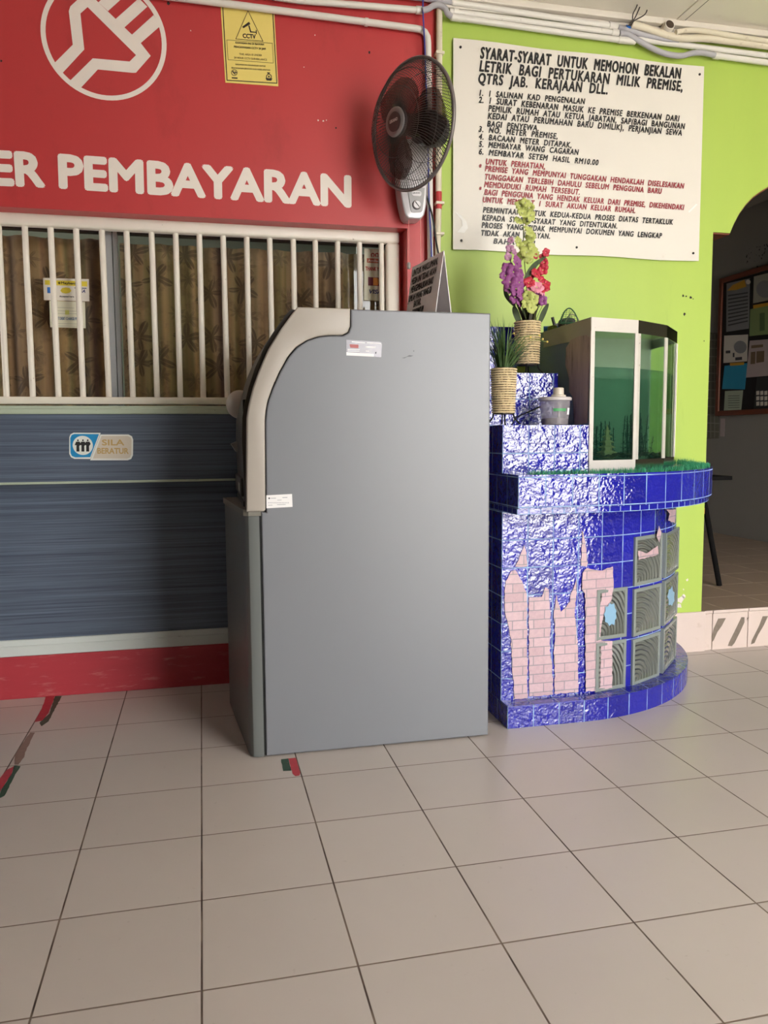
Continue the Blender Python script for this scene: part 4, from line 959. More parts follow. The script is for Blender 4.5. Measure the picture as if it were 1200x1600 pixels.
def on_body(name, loop, mat, eps, label=None, jag=True):
    cu = bpy.data.curves.new('shape', 'CURVE'); cu.dimensions = '2D'; cu.fill_mode = 'BOTH'
    sz = [body_sz(750 + x / ZZ, 640 + y / ZZ) for x, y in loop]
    if jag:
        out = []
        for i, p in enumerate(sz):
            q = sz[(i + 1) % len(sz)]; L = math.hypot(q[0] - p[0], q[1] - p[1]); n = max(1, int(L / 0.012))
            for k in range(n):
                t = k / n; j = 0.0022 if k else 0
                out.append((p[0] + (q[0] - p[0]) * t + random.uniform(-j, j), p[1] + (q[1] - p[1]) * t + random.uniform(-j, j)))
        sz = out
    sp = cu.splines.new('POLY'); sp.points.add(len(sz) - 1); sp.use_cyclic_u = True
    for p, q in zip(sp.points, sz): p.co = (q[0], q[1], 0, 1)
    o = bpy.data.objects.new('shape', cu); COL.objects.link(o); dg = bpy.context.evaluated_depsgraph_get(); me = bpy.data.meshes.new_from_object(o.evaluated_get(dg))
    bm = new(); uvl = bm.loops.layers.uv.verify(); vs = []
    for v in me.vertices:
        P, n = at_s(v.co.x); vs.append((bm.verts.new((P.x + n.x * eps, P.y + n.y * eps, v.co.y)), (v.co.x, v.co.y)))
    for p in me.polygons:
        f = bm.faces.new([vs[i][0] for i in p.vertices])
        for lp, i in zip(f.loops, p.vertices): lp[uvl].uv = vs[i][1]
    bpy.data.objects.remove(o); bpy.data.curves.remove(cu); bpy.data.meshes.remove(me)
    return obj(name, bm, mat, stand, label=label)
for l in ([(168, 1418), (165, 1330), (155, 1250), (150, 1120), (135, 1050), (120, 980), (118, 890), (125, 840), (150, 792), (172, 785), (205, 840), (228, 905), (231, 1412)],
          [(172, 768), (200, 700), (214, 660), (226, 700), (229, 768)],
          [(240, 1405), (238, 1180), (239, 920), (300, 918), (318, 870), (335, 880), (340, 960), (345, 1050), (340, 1180), (352, 1250), (356, 1395)],
          [(363, 1392), (365, 1290), (358, 1190), (368, 1100), (360, 1000), (372, 905), (395, 990), (440, 940), (440, 915), (470, 830), (472, 900), (462, 990), (470, 1060), (478, 1180), (481, 1382)],
          [(515, 1380), (513, 1180), (511, 900), (495, 880), (500, 800), (520, 775), (545, 782), (595, 788), (645, 768), (650, 870), (640, 930), (600, 1010), (585, 1100), (590, 1130), (644, 1133), (643, 1362)],
          [(500, 592), (512, 640), (526, 752), (520, 768), (494, 765), (498, 640)],
          [(760, 690), (800, 702), (855, 664), (858, 706), (762, 735)], [(848, 620), (860, 568), (872, 600), (862, 652)], [(895, 490), (942, 488), (938, 556), (904, 542), (912, 510)]):
    on_body('brick_paper', l, brick_m, 0.0035 if l[0][0] < 514 else (0.0062 if l[0][0] < 700 else 0.0155), label='torn pink brick-print paper')
splash_m = M('pale blue flower print', (128, 168, 196), 0.4)
flw = []
def star(cx, cy, rx, ry, n):
    k = [random.uniform(0.78, 1.05) if i % 2 else random.uniform(0.66, 0.82) for i in range(2 * n)]
    return [(cx + rx * k[i] * math.cos(PI * i / n), cy + ry * k[i] * math.sin(PI * i / n)) for i in range(2 * n)]
# glass blocks
def block_mat():
    x = NT('wavy glass block'); uv = x.n('ShaderNodeUVMap').outputs[0]
    w = x.n('ShaderNodeTexWave', wave_type='RINGS', rings_direction='SPHERICAL'); w.inputs['Scale'].default_value = 1.0; w.inputs['Distortion'].default_value = 3.0; w.inputs['Detail'].default_value = 1
    mp = x.n('ShaderNodeMapping'); mp.inputs['Scale'].default_value = (2.6, 2.6, 2.6); mp.inputs['Location'].default_value = (-0.2, -0.1, 0); x.l(uv, mp.inputs[0]); x.l(mp.outputs[0], w.inputs[0])
    x.set(Base_Color=lin((132, 136, 128)), Roughness=0.12, Specular_IOR_Level=0.8, Transmission_Weight=0.1); x.bump(w.outputs[0], 1.0, 0.02); MATS['block'] = x.m
    return x.m
wave_m = block_mat(); rimglass_m = M('glass block edge', (128, 136, 132), 0.15, Specular_IOR_Level=0.8)
def glass_block(xa, xb, z0, z1):
    P, n1 = at_s(s_of_x(xa)); Q, n2 = at_s(s_of_x(xb)); n = (n1 + n2).normalized(); U = (Q - P); L = U.length; U = U.normalized()
    sg = L * L / (8 * 0.84) * (1 if xb > CX else 0)
    def q(u, v, h): return P + U * u + n * sg + Vector((0, 0, v)) + n * h
    bm = new(); m = 0.013; lv = []
    for ins, h in ((0.0, -0.012), (0.0, 0.0025), (0.004, 0.0045), (m, 0.0045), (m + 0.003, 0.0015)):
        lv.append([bm.verts.new(q(u, v, h)) for u, v in ((ins, z0 + ins), (L - ins, z0 + ins), (L - ins, z1 - ins), (ins, z1 - ins))])
    for A, B in zip(lv, lv[1:]):
        for k in range(4): bm.faces.new((A[k], A[(k + 1) % 4], B[(k + 1) % 4], B[k]))
    bm.faces.new(lv[0][::-1]); o = obj('glass_block', bm, rimglass_m, stand)
    bm = new(); uvl = bm.loops.layers.uv.verify(); m2 = m + 0.002
    f = bm.faces.new([bm.verts.new(q(u, v, 0.0022)) for u, v in ((m2, z0 + m2), (L - m2, z0 + m2), (L - m2, z1 - m2), (m2, z1 - m2))])
    for lp, c in zip(f.loops, ((0, 0), (1, 0), (1, 1), (0, 1))): lp[uvl].uv = c
    obj('wavy_face', bm, wave_m, o)
for xa, xb, rows in ((1.500, 1.651, ((.296, .500), (.086, .286))), (1.684, 1.868, ((.497, .698), (.289, .485), (.084, .277))), (1.886, 2.076, ((.503, .694), (.296, .490), (.089, .284)))):
    for z0, z1 in rows: glass_block(xa, xb, z0, z1)
on_body('flower_print', star(632, 1000, 36, 62, 9), splash_m, 0.0095, label='pale blue flower print', jag=False)
on_body('flower_print', star(918, 915, 20, 52, 7), splash_m, 0.0165, label='faded pale blue flower print', jag=False)

# artificial turf strip on the band
bm = new(); rnd = random.Random(3)
bp = plan(0.96, 1.01)[1:]; seg = []; acc = 0
for a, b in zip(bp, bp[1:]): L = math.hypot(b[0] - a[0], b[1] - a[1]); seg.append((acc, acc + L, a, b)); acc += L
def band_at(s):
    for a, b, p, q in seg:
        if s <= b or (a, b) == seg[-1][:2]:
            t = (s - a) / (b - a); d = Vector((q[0] - p[0], q[1] - p[1], 0)).normalized(); return Vector((p[0] + (q[0] - p[0]) * t, p[1] + (q[1] - p[1]) * t, 0.966)), Vector((d.y, -d.x, 0))
for i in range(3400):
    s = rnd.uniform(0.06, acc - 0.01); P, n = band_at(s); P = P - n * rnd.uniform(0.012, 0.10 if s > 0.38 else 0.07)
    if not (0.06 < s): continue
    h = rnd.uniform(0.010, 0.022) * (1.5 if s > acc - 0.16 else 1); d = Vector((rnd.uniform(-1, 1), rnd.uniform(-1, 1), 0)) * 0.008; wv = Vector((rnd.uniform(-1, 1), rnd.uniform(-1, 1), 0)).normalized() * 0.0011
    bm.faces.new([bm.verts.new(P - wv), bm.verts.new(P + wv), bm.verts.new(P + d + Vector((0, 0, h)))])
o = obj('artificial_turf', bm, M('green turf fibre', (52, 150, 104), 0.6, var=0.35, scale=40), loc=(1.7, 2.8, 0.966)); tag(o, 'strip of green artificial turf along the top edge of the blue band', 'artificial grass', kind='stuff')

# ------------------------------------------------------------------ the glass fish tank
chrome = M('worn chrome strip', (222, 220, 214), 0.10, 1.0, var=0.06, scale=40, dirt=(120, 96, 78), dirt_at=(0.66, 0.74), bump=0.05, bscale=30)
lit_chrome = M('chrome strip with painted reflection', (232, 226, 216), 0.32, 0.35, var=0.05, scale=30, dirt=(150, 124, 104), dirt_at=(0.66, 0.74))  # chrome with its bright daylight reflection put into a paler colour
tank_glass = thin_glass('aquarium glass', (0.82, 0.90, 0.86, 1), rough=0.01, gloss=0.05)
tp = [(1.477, 2.850), (1.703, 2.894), (1.899, 3.004), (2.065, 3.185), (2.100, 3.45), (1.482, 3.45)]
ZB0, ZB1, ZW, ZT0, ZT1 = 0.9665, 1.008, 1.372, 1.508, 1.560
tank = thing('fish_tank', 'many-sided glass fish tank with chrome corner strips and teal water', 'fish tank', (1.78, 3.15, ZB0))
def pane(a, b, z0, z1, th=0.006, out=0.0, trim=0.0):
    A, B = Vector((*a, 0)), Vector((*b, 0)); d = (B - A).normalized(); n = Vector((d.y, -d.x, 0)); A = A + d * trim + n * out; B = B - d * trim + n * out
    return prism(new(), [A + Vector((0, 0, z0)), B + Vector((0, 0, z0)), B - n * th + Vector((0, 0, z0)), A - n * th + Vector((0, 0, z0))], (0, 0, z1 - z0), tri=False)
for i in range(4):
    obj('glass_pane', pane(tp[i], tp[i + 1], ZB1 - 0.03, ZT1 - 0.01), tank_glass, tank)
    obj('chrome_band', pane(tp[i], tp[i + 1], ZT0 + 0.001 * i, ZT1, 0.004, 0.004), lit_chrome if i == 0 else chrome, tank)
    obj('chrome_foot', pane(tp[i], tp[i + 1], ZB0, ZB1, 0.004, 0.004), lit_chrome if i == 0 else chrome, tank)
for i in range(0, 4):
    bm = new(); A = Vector((*tp[i], 0))
    for j, sgn in ((i + 1, 1), (i - 1, -1)):
        if i == 0 and sgn < 0: continue
        B = Vector((*tp[j], 0)); d = (B - A).normalized(); n = Vector((d.y, -d.x, 0)) * sgn; w = 0.016
        prism(bm, [A + n * 0.001, A + n * 0.0055, A + d * w + n * 0.0055, A + d * w + n * 0.001][::1], (0, 0, 0), tri=False) if False else None
        q = [A - d * 0.003 + n * 0.0015, A - d * 0.003 + n * 0.0062, A + d * w + n * 0.0062, A + d * w + n * 0.0015]
        prism(bm, [p + Vector((0, 0, ZB1)) for p in q], (0, 0, ZT0 - ZB1), tri=False)
    obj('corner_strip', bm, lit_chrome, tank)
film_m = M('grey blue backing film', (130, 148, 152), 0.25, var=0.08, scale=6)
obj('side_panel', pane(tp[5], tp[0], ZB0, ZT1, 0.006), film_m, tank, label='grey blue side panel of the tank')
def on_left(name, l, mat, eps, label):
    bm = new(); P = [px(740 + x / 3.158, 300 + y / 3.158, 1.477 - eps) for x, y in l]; prism(bm, P, (0.0008, 0, 0)); return obj(name, bm, mat, tank, label=label)
wood_film = M('wood film', (178, 158, 142), 0.5, var=0.28, scale=4, stretch=(1, 9, 0.8), dirt=(120, 104, 92), dirt_at=(0.56, 0.68))
on_left('wood_film', [(455, 770), (480, 730), (520, 712), (555, 706), (577, 718), (570, 900), (560, 1140), (497, 1150), (500, 1080), (488, 1010), (470, 985), (476, 940), (470, 900), (452, 850), (463, 810)], wood_film, 0.003, 'peeling brown wood-grain film')
on_left('top_film', [(345, 690), (578, 619), (578, 716), (345, 768)], M('olive film', (176, 172, 146), 0.45, var=0.12, scale=8), 0.0022, 'olive grey top strip')
obj('back_panel', pane(tp[4], tp[5], ZB0, ZT1, 0.006, -0.002), M('tank back sheet', (196, 200, 178), 0.5, var=0.15, scale=3), tank, label='dull green back sheet')
bm = new(); prism(bm, [(*p, ZT1 - 0.004) for p in tp], (0, 0, 0.004)); obj('glass_lid', bm, tank_glass, tank)
bm = new(); prism(bm, [(*p, ZB0) for p in tp], (0, 0, 0.006)); obj('tank_floor', bm, M('tank floor', (52, 50, 44), 0.6), tank)
ctr = Vector((sum(p[0] for p in tp) / 6, sum(p[1] for p in tp) / 6, 0))
ins = [Vector((*p, 0)) + (ctr - Vector((*p, 0))).normalized() * 0.012 for p in tp]
x = NT('teal water'); x.t.nodes.remove(x.b); tr = x.n('ShaderNodeBsdfTransparent'); tr.inputs[0].default_value = (0.70, 0.83, 0.78, 1)
df = x.n('ShaderNodeBsdfDiffuse'); df.inputs[0].default_value = lin((64, 118, 108)); mx = x.n('ShaderNodeMixShader'); mx.inputs[0].default_value = 0.13
x.l(tr.outputs[0], mx.inputs[1]); x.l(df.outputs[0], mx.inputs[2]); x.l(mx.outputs[0], x.out.inputs[0])
obj('water', prism(new(), [(p.x, p.y, ZB0 + 0.012) for p in ins], (0, 0, ZW - ZB0 - 0.012), tri=False), x.m, tank, label='murky teal water')
# what stands in the tank
bm = new(); rnd = random.Random(5)
gv = [ctr.lerp(p, 0.93) for p in ins]; N_ = 26
grid = {}
for i in range(N_):
    for j in range(N_):
        X = 1.50 + 0.56 * i / (N_ - 1); Y = 2.87 + 0.55 * j / (N_ - 1); ok = True
        for k in range(6):
            a, b = gv[k], gv[(k + 1) % 6]
            if (b.x - a.x) * (Y - a.y) - (b.y - a.y) * (X - a.x) < 0: ok = False
        if ok: grid[i, j] = bm.verts.new((X, Y, 1.012 + 0.02 * rnd.random()))
for (i, j) in list(grid):
    q = [(i, j), (i + 1, j), (i + 1, j + 1), (i, j + 1)]
    if all(k in grid for k in q): bm.faces.new([grid[k] for k in q])
o = obj('gravel', bm, M('dark gravel', (70, 58, 44), 0.8, var=0.5, scale=90), loc=(1.78, 3.15, 1.01)); tag(o, 'dark brown gravel on the floor of the fish tank', 'gravel', kind='stuff')
def water_plant(p, h, n, spread, seed, label):
    rnd = random.Random(seed); t = thing('aquarium_plant', label, 'water plant', p, 'aquarium plants')
    st = new(); lf = new()
    for k in range(n):
        a = rnd.uniform(0, 6.28); r = spread * rnd.random() ** .6; hh = h * rnd.uniform(0.55, 1.0); b = Vector(p) + Vector((r * math.cos(a), 0.5 * r * math.sin(a), 0)); top = b + Vector((rnd.uniform(-.015, .015), 0, hh))
        tube(st, [b, b.lerp(top, .5) + Vector((rnd.uniform(-.006, .006), 0, 0)), top], 0.0018, 5)
        for m in range(int(hh / 0.008)):
            c = b.lerp(top, (m + 1) / (hh / 0.008 + 1)); an = m * 2.4; d = Vector((math.cos(an), math.sin(an), 0.35)) * (0.022 - 0.010 * m * 0.008 / hh); w = Vector((-d.y, d.x, 0)) * 0.3
            lf.faces.new([lf.verts.new(c), lf.verts.new(c + d * .5 + w), lf.verts.new(c + d), lf.verts.new(c + d * .5 - w)])
    obj('stem', st, M('plant stem', (30, 44, 30), 0.6), t); obj('leaves', lf, M('dark water leaf', (24, 46, 34), 0.6, var=0.3, scale=30), t)
water_plant((1.60, 3.12, 1.01), 0.17, 9, 0.06, 1, 'dark bushy water plant behind the pagoda ornament')
water_plant((1.80, 3.10, 1.01), 0.24, 8, 0.05, 2, 'tallest dark water plant in the middle pane of the tank')
water_plant((1.74, 3.24, 1.01), 0.17, 10, 0.06, 3, 'dark water plant left of the tallest one, at the back')
water_plant((1.88, 3.20, 1.01), 0.20, 10, 0.06, 4, 'dark water plant by the second corner strip from the left')
water_plant((1.96, 3.28, 1.01), 0.13, 8, 0.05, 5, 'low dark water plant at the right end of the tank')
water_plant((1.55, 2.99, 1.01), 0.12, 8, 0.045, 6, 'low dark water plant near the left corner of the tank')
bm = new(); pg = Vector((1.612, 2.955, 1.012))
for k in range(5):
    r = 0.042 - 0.0068 * k; z = 0.022 + 0.021 * k
    lathe(bm, [(r * 0.62, z - 0.012), (r * 0.62, z), (r, z), (r * 0.98, z + 0.003), (r * 0.55, z + 0.010)], pg, 6)
lathe(bm, [(0.030, 0), (0.030, 0.012)], pg, 6); lathe(bm, [(0.008, 0.112), (0.003, 0.128), (0.0005, 0.14)], pg, 8)
o = obj('pagoda_ornament', bm, M('stone ornament', (176, 160, 112), 0.7, var=0.2, scale=50), loc=pg); tag(o, 'small tiered pagoda ornament inside the left pane of the tank', 'ornament')
# odds and ends lying on the tank lid
green_net = M('green net wire', (30, 78, 48), 0.5)
nt_ = thing('fish_net', 'green hand net lying on the left end of the tank top', 'fish net', (1.53, 3.07, 1.562))
c = py(890, 495, 3.07); lp = [Vector((c.x + 0.042 * math.cos(a), 3.07 + 0.012 * math.sin(a * 2), 1.566 + 0.062 * math.sin(a))) for a in [PI * k / 16 for k in range(17)]]
obj('hoop', tube(new(), lp, 0.0028, 6), green_net, nt_, smooth=True)
bm = new()
for k in range(1, 8):
    t = k / 8; a = lp[int(k * 2)]; tube(bm, [a, Vector((a.x, 3.085, 1.567))], 0.0008, 3); z = 1.566 + 0.062 * t * 0.95; w = 0.042 * math.sqrt(max(0, 1 - (t * .95) ** 2)); tube(bm, [(c.x - w, 3.075, z), (c.x + w, 3.075, z)], 0.0008, 3)
    tube(bm, [(c.x - w, 3.08, 1.567), (c.x + 0.02 - w * .3, 3.08, z)], 0.0009, 3)
obj('mesh_bag', bm, green_net, nt_)
obj('handle', tube(new(), [(c.x - 0.04, 3.066, 1.5655), (1.62, 2.99, 1.5665)], 0.0035, 8), green_net, nt_, smooth=True)
hp = py(858, 503, 3.28); o = obj('blue_hose', tube(new(), [(1.485, 3.30, 1.574), (1.56, 3.25, 1.574)], 0.0125, 14), M('blue plastic pipe', (44, 96, 140), 0.4), smooth=True, loc=(1.52, 3.28, 1.562)); tag(o, 'short blue pipe lying on the back left of the tank top', 'pipe')
o = thing('air_pump', 'black pump with a short nozzle on the tank top behind the blue pipe', 'pump', (1.56, 3.36, 1.561))
bm = new(); prism(bm, [(1.535, 3.335, 1.561), (1.60, 3.335, 1.561), (1.59, 3.335, 1.592), (1.567, 3.335, 1.607), (1.545, 3.335, 1.592)], (0, 0.05, 0), tri=False); obj('pump_body', bm, blk_wire, o)
obj('nozzle', tube(new(), [(1.563, 3.36, 1.60), (1.552, 3.36, 1.636)], 0.007, 10), blk_wire, o, smooth=True)
o = thing('filter_bag', 'dark netted filter bag with a pale loop on the tank top', 'filter bag', (1.535, 3.17, 1.561))
bm = new(); bmesh.ops.create_uvsphere(bm, u_segments=16, v_segments=10, radius=1)
for v in bm.verts: v.co = Vector((1.53 + v.co.x * 0.032, 3.17 + v.co.y * 0.055, 1.5825 + v.co.z * 0.021 + 0.003 * math.sin(9 * v.co.x + 7 * v.co.y)))
obj('bag', bm, M('dark netting', (66, 58, 64), 0.8, var=0.5, scale=90), o, smooth=True)
obj('pale_loop', tube(new(), [(1.503, 3.17, 1.567 + 0.0)] + [(1.53 - 0.032 * math.cos(a), 3.115, 1.566 + 0.045 * math.sin(a)) for a in [PI * k / 10 for k in range(0, 11)]], 0.0026, 6), M('wicker', (140, 126, 104), 0.6), o, smooth=True)
o = obj('sponge_block', box(new(), 1.484, 1.51, 3.215, 3.265, 1.561, 1.58, 0.004), M('olive sponge', (112, 120, 44), 0.8, var=0.2, scale=60)); tag(o, 'olive green sponge block at the back left of the tank top', 'sponge')

# ------------------------------------------------------------------ rope-wrapped pots
def rope_mat(z0, pitch):
    x = NT('straw rope'); p = x.pos(); sx = x.n('ShaderNodeSeparateXYZ'); x.l(p, sx.inputs[0])
    v = x.math('DIVIDE', x.math('SUBTRACT', sx.outputs['Z'], z0), pitch); fr = x.math('SUBTRACT', v, x.math('FLOOR', v))
    gap = x.ramp(x.math('MINIMUM', fr, x.math('SUBTRACT', 1.0, fr)), [(0.10, (1, 1, 1, 1)), (0.24, (0, 0, 0, 1))])
    brk = x.ramp(x.noise(x.scaled(p, (1, 1, 0.3)), 120, 2), [(0.40, (0, 0, 0, 1)), (0.52, (1, 1, 1, 1))])
    c = x.mix(x.noise(p, 90, 3), lin((200, 176, 130)), lin((236, 218, 180)))
    c = x.mix(x.math('MULTIPLY', x.math('MULTIPLY', gap, brk), 0.9), c, lin((70, 50, 36)))
    x.set(Base_Color=c, Roughness=0.75); return x.m
leg_m = M('black pot wire', (30, 30, 34), 0.35, 0.4)
def rope_pot(t, c, r0, r1, z0, z1, turns):
    obj('pot', lathe(new(), [(r0 - 0.006, z0 - 0.004), (r1 - 0.006, z1 + 0.002), (r1 - 0.012, z1 + 0.002), (r1 - 0.012, z1 - 0.02)], (c[0], c[1], 0), 24), M('dark pot', (52, 40, 30), 0.6), t, smooth=True)
    prof = []
    for k in range(turns):
        for j in range(5):
            u = (k + j / 5) / turns; prof.append((r0 + (r1 - r0) * u + 0.0042 * abs(math.sin(PI * j / 5)) - 0.0022 * (j == 0), z0 + (z1 - z0) * u))
    prof.append((r1, z1)); obj('rope_wrap', lathe(new(), prof, (c[0], c[1], 0), 32), rope_mat(z0, (z1 - z0) / turns), t, smooth=True, sharp=2.0)
    for k in range(4):
        a = PI / 4 + PI / 2 * k + 0.3; d = Vector((math.cos(a), math.sin(a), 0)); b = Vector((c[0], c[1], 0)); zb_ = t.location.z
        obj('leg', tube(new(), smooth_path([b + d * (r0 - 0.004) + Vector((0, 0, z0 + 0.004)), b + d * (r0 + 0.001) + Vector((0, 0, z0 - 0.018)), b + d * (r0 + 0.022) + Vector((0, 0, zb_ + 0.0035))]), 0.0032, 8), leg_m, t, smooth=True)
def blade(bm, p0, d, L, w, droop, n=7, rise=1.0):
    d = Vector(d).normalized(); side = Vector((-d.y, d.x, 0)); side = side.normalized() if side.length > 1e-4 else Vector((1, 0, 0)); prev = None; p = Vector(p0); dr = d.copy()
    for i in range(n + 1):
        t = i / n; ww = w * (1 - t ** 2.2) * (0.6 + 0.4 * min(1, t * 4)); a, b = bm.verts.new(p - side * ww), bm.verts.new(p + side * ww)
        if prev: bm.faces.new((prev[0], prev[1], b, a))
        prev = (a, b); p = p + dr * (L / n); dr = (dr + Vector((d.x, d.y, -0.6)) * droop * (t + 0.15) / n * 3).normalized()
pot1 = thing('grass_pot', 'straw rope-wrapped pot of long dark grass beside the cash machine', 'potted plant', (1.131, 2.875, 1.1465))
rope_pot(pot1, (1.131, 2.875), 0.0415, 0.0475, 1.192, 1.362, 19)
bm = new(); rnd = random.Random(11)
for k in range(190):
    a = rnd.uniform(0, 6.28); r = 0.03 * rnd.random(); tilt = rnd.uniform(0.1, 1.1) * (1.2 if math.cos(a) > -0.2 else 0.35)
    blade(bm, (1.131 + r * math.cos(a), 2.875 + r * math.sin(a), 1.35), (math.cos(a) * tilt, math.sin(a) * tilt * 0.7, 1), rnd.uniform(0.11, 0.23), 0.0030, rnd.uniform(0.5, 2.2))
for v in bm.verts: v.co.x = max(v.co.x, 1.012 + 0.004 * math.sin(v.co.z * 400))
obj('grass_blades', bm, M('dark grass', (84, 112, 66), 0.5, var=0.55, scale=90), pot1)
bm = new()
for tx, ty in ((829, 527), (843, 524), (848, 530), (855, 534), (803, 521), (822, 543)):
    e = py(tx, ty, 2.86); s0_ = Vector((1.14, 2.87, 1.36)); tube(bm, smooth_path([s0_, s0_.lerp(e, .5) + Vector((0, 0, 0.05)), e]), 0.0011, 4)
obj('flower_stems', bm, M('pale stem', (130, 150, 80), 0.5), pot1)
bm = new()
for tx, ty in ((829, 527), (843, 524), (848, 530), (855, 534), (803, 521)):
    b2 = bmesh.ops.create_icosphere(bm, subdivisions=1, radius=0.0045); bmesh.ops.translate(bm, verts=b2['verts'], vec=py(tx, ty, 2.86))
obj('yellow_buds', bm, M('yellow bud', (232, 206, 110), 0.5), pot1, label='tiny yellow buds')

pot2 = thing('orchid_vase', 'rope-wrapped vase of artificial orchids in purple, red and lime against the board', 'flower vase', (1.335, 3.13, 1.3615))
rope_pot(pot2, (1.335, 3.13), 0.047, 0.0525, 1.402, 1.578, 18)
bm = new(); rnd = random.Random(4)
for k in range(26):
    a = rnd.uniform(0, 6.28); r = 0.03 * rnd.random(); blade(bm, (1.335 + r * math.cos(a), 3.13 + r * math.sin(a), 1.565), (math.cos(a) * 0.42, math.sin(a) * 0.3, 1), rnd.uniform(0.09, 0.15), 0.008, rnd.uniform(0.0, 0.5), 6)
obj('dark_leaves', bm, M('dark brown green leaf', (62, 58, 38), 0.5, var=0.5, scale=50), pot2)
bm = new()
def leaf(pts, w, Y=3.09):
    P = smooth_path([py(x, y, Y) for x, y in pts]); prev = None; n = len(P)
    for i, p in enumerate(P):
        d = (P[min(i + 1, n - 1)] - P[max(i - 1, 0)]).normalized(); sd = Vector((-d.z, 0.25, d.x)); ww = w * math.sin(PI * min(1, 0.12 + 0.88 * i / (n - 1))) ** 0.7; a, b = bm.verts.new(p - sd * ww), bm.verts.new(p + sd * ww + Vector((0, 0.004, 0)))
        if prev: bm.faces.new((prev[0], prev[1], b, a))
        prev = (a, b)
leaf([(820, 440), (828, 425), (838, 412), (854, 400)], 0.011); leaf([(805, 478), (792, 462), (788, 445)], 0.008, 3.13); leaf([(812, 505), (806, 488), (803, 478)], 0.012, 3.12); leaf([(843, 505), (850, 488), (857, 474)], 0.010, 3.12); leaf([(822, 502), (820, 480), (822, 455)], 0.010, 3.13)
obj('green_leaves', bm, M('grey green leaf', (78, 92, 66), 0.5, var=0.25, scale=30), pot2)
def blossom_mesh(name, mat, seed, petals=5, centre=None):
    bm = new(); rnd = random.Random(seed)
    for k in range(petals):
        a = 2 * PI * k / petals + rnd.uniform(-.2, .2); L = rnd.uniform(0.85, 1.1) * 0.021; wd = rnd.uniform(0.55, 0.75) * 0.019; g = []
        for i in range(6):
            t = i / 5; col = []
            for j in range(5):
                u = (j / 4 - 0.5) * 2; ww = wd * math.sin(PI * (0.12 + 0.80 * t)) ** 0.8; r = L * t + 0.002
                loc = Vector((math.cos(a) * r - math.sin(a) * u * ww, math.sin(a) * r + math.cos(a) * u * ww, 0.004 + 0.006 * math.sin(2.2 * t) - 0.006 * u * u * t + 0.002 * rnd.uniform(-1, 1)))
                col.append(bm.verts.new(loc))
            g.append(col)
        for i in range(5):
            for j in range(4): bm.faces.new((g[i][j], g[i + 1][j], g[i + 1][j + 1], g[i][j + 1]))
    if centre: lathe(bm, [(0.003, 0.002), (0.005, 0.008), (0.002, 0.013)], (0, 0, 0), 8)
    me = bpy.data.meshes.new(name); bm.to_mesh(me); bm.free(); me.materials.append(mat)
    for p in me.polygons: p.use_smooth = True
    return me
lime_p = M('lime petal', (180, 188, 104), 0.5, var=0.15, scale=40); purp_p = M('purple petal', (142, 72, 132), 0.5, var=0.25, scale=45); red_p = M('red petal', (184, 40, 62), 0.5, var=0.25, scale=45); pink_p = M('pale pink petal', (222, 140, 160), 0.5, var=0.2, scale=45); mauve_p = M('pale mauve petal', (178, 128, 158), 0.5, var=0.2, scale=45)
def spray(name, stem, flowers, mats, seed, label):
    rnd = random.Random(seed)
    P = smooth_path([py(x, y, Y) for x, y, Y in stem]); st_ = obj(name, tube(new(), P, 0.0022, 6), M('green stalk', (120, 138, 70), 0.5), pot2, smooth=True, label=label)
    cache = {}
    for (x, y, Y, sc, mi) in flowers:
        key = (mi, rnd.randrange(2))
        if key not in cache: cache[key] = blossom_mesh('blossom', mats[mi], seed * 10 + mi * 3 + key[1])
        o = bpy.data.objects.new('blossom', cache[key]); COL.objects.link(o); o.parent = st_; o.location = py(x, y, Y) - base_of(pot2); o.scale = (sc * 1.14,) * 3
        dirv = Vector((rnd.uniform(-.75, .75), -1, rnd.uniform(-.25, .65))); o.rotation_mode = 'QUATERNION'; o.rotation_quaternion = dirv.to_track_quat('Z', 'Y') @ __import__('mathutils').Quaternion((0, 0, 1), rnd.uniform(0, 6))
spray('lime_orchid_spray', [(828, 505, 3.13), (822, 440, 3.13), (818, 380, 3.14), (818, 312, 3.14)],
      [(820, 318, 3.12, .95, 0), (812, 322, 3.13, .9, 0), (827, 325, 3.13, .95, 0), (816, 334, 3.12, .9, 0), (828, 337, 3.12, .95, 0), (824, 344, 3.13, .8, 0), (809, 346, 3.13, .8, 0), (826, 364, 3.11, 1.15, 0), (829, 372, 3.13, .9, 0), (808, 378, 3.13, .95, 0), (820, 385, 3.12, 1.1, 0), (830, 388, 3.11, 1.05, 0), (822, 396, 3.10, 1.2, 0), (834, 396, 3.13, .9, 0), (812, 400, 3.13, .8, 0), (826, 404, 3.12, .9, 0), (824, 463, 3.06, .95, 0), (833, 468, 3.06, 1.0, 0), (822, 474, 3.06, .9, 0), (829, 481, 3.06, 1.0, 0)], [lime_p], 1, 'lime green orchid spray')
spray('purple_orchid_spray', [(824, 505, 3.13), (808, 450, 3.11), (798, 410, 3.11), (798, 372, 3.12)],
      [(798, 376, 3.12, .55, 1), (796, 388, 3.11, .7, 1), (802, 394, 3.11, .7, 1), (793, 402, 3.11, .75, 1), (806, 410, 3.09, 1.1, 0), (793, 420, 3.10, 1.1, 0), (802, 425, 3.08, 1.15, 0), (789, 431, 3.10, 1.0, 0), (812, 428, 3.09, .9, 0), (810, 442, 3.08, 1.1, 0), (797, 442, 3.08, 1.2, 0), (805, 452, 3.07, 1.2, 0), (795, 452, 3.09, 1.0, 0), (812, 460, 3.07, 1.1, 0), (804, 465, 3.08, 1.0, 0), (810, 472, 3.08, .9, 0), (840, 466, 3.07, 1.05, 0), (847, 470, 3.08, .85, 0)], [purp_p, mauve_p], 2, 'purple orchid spray')
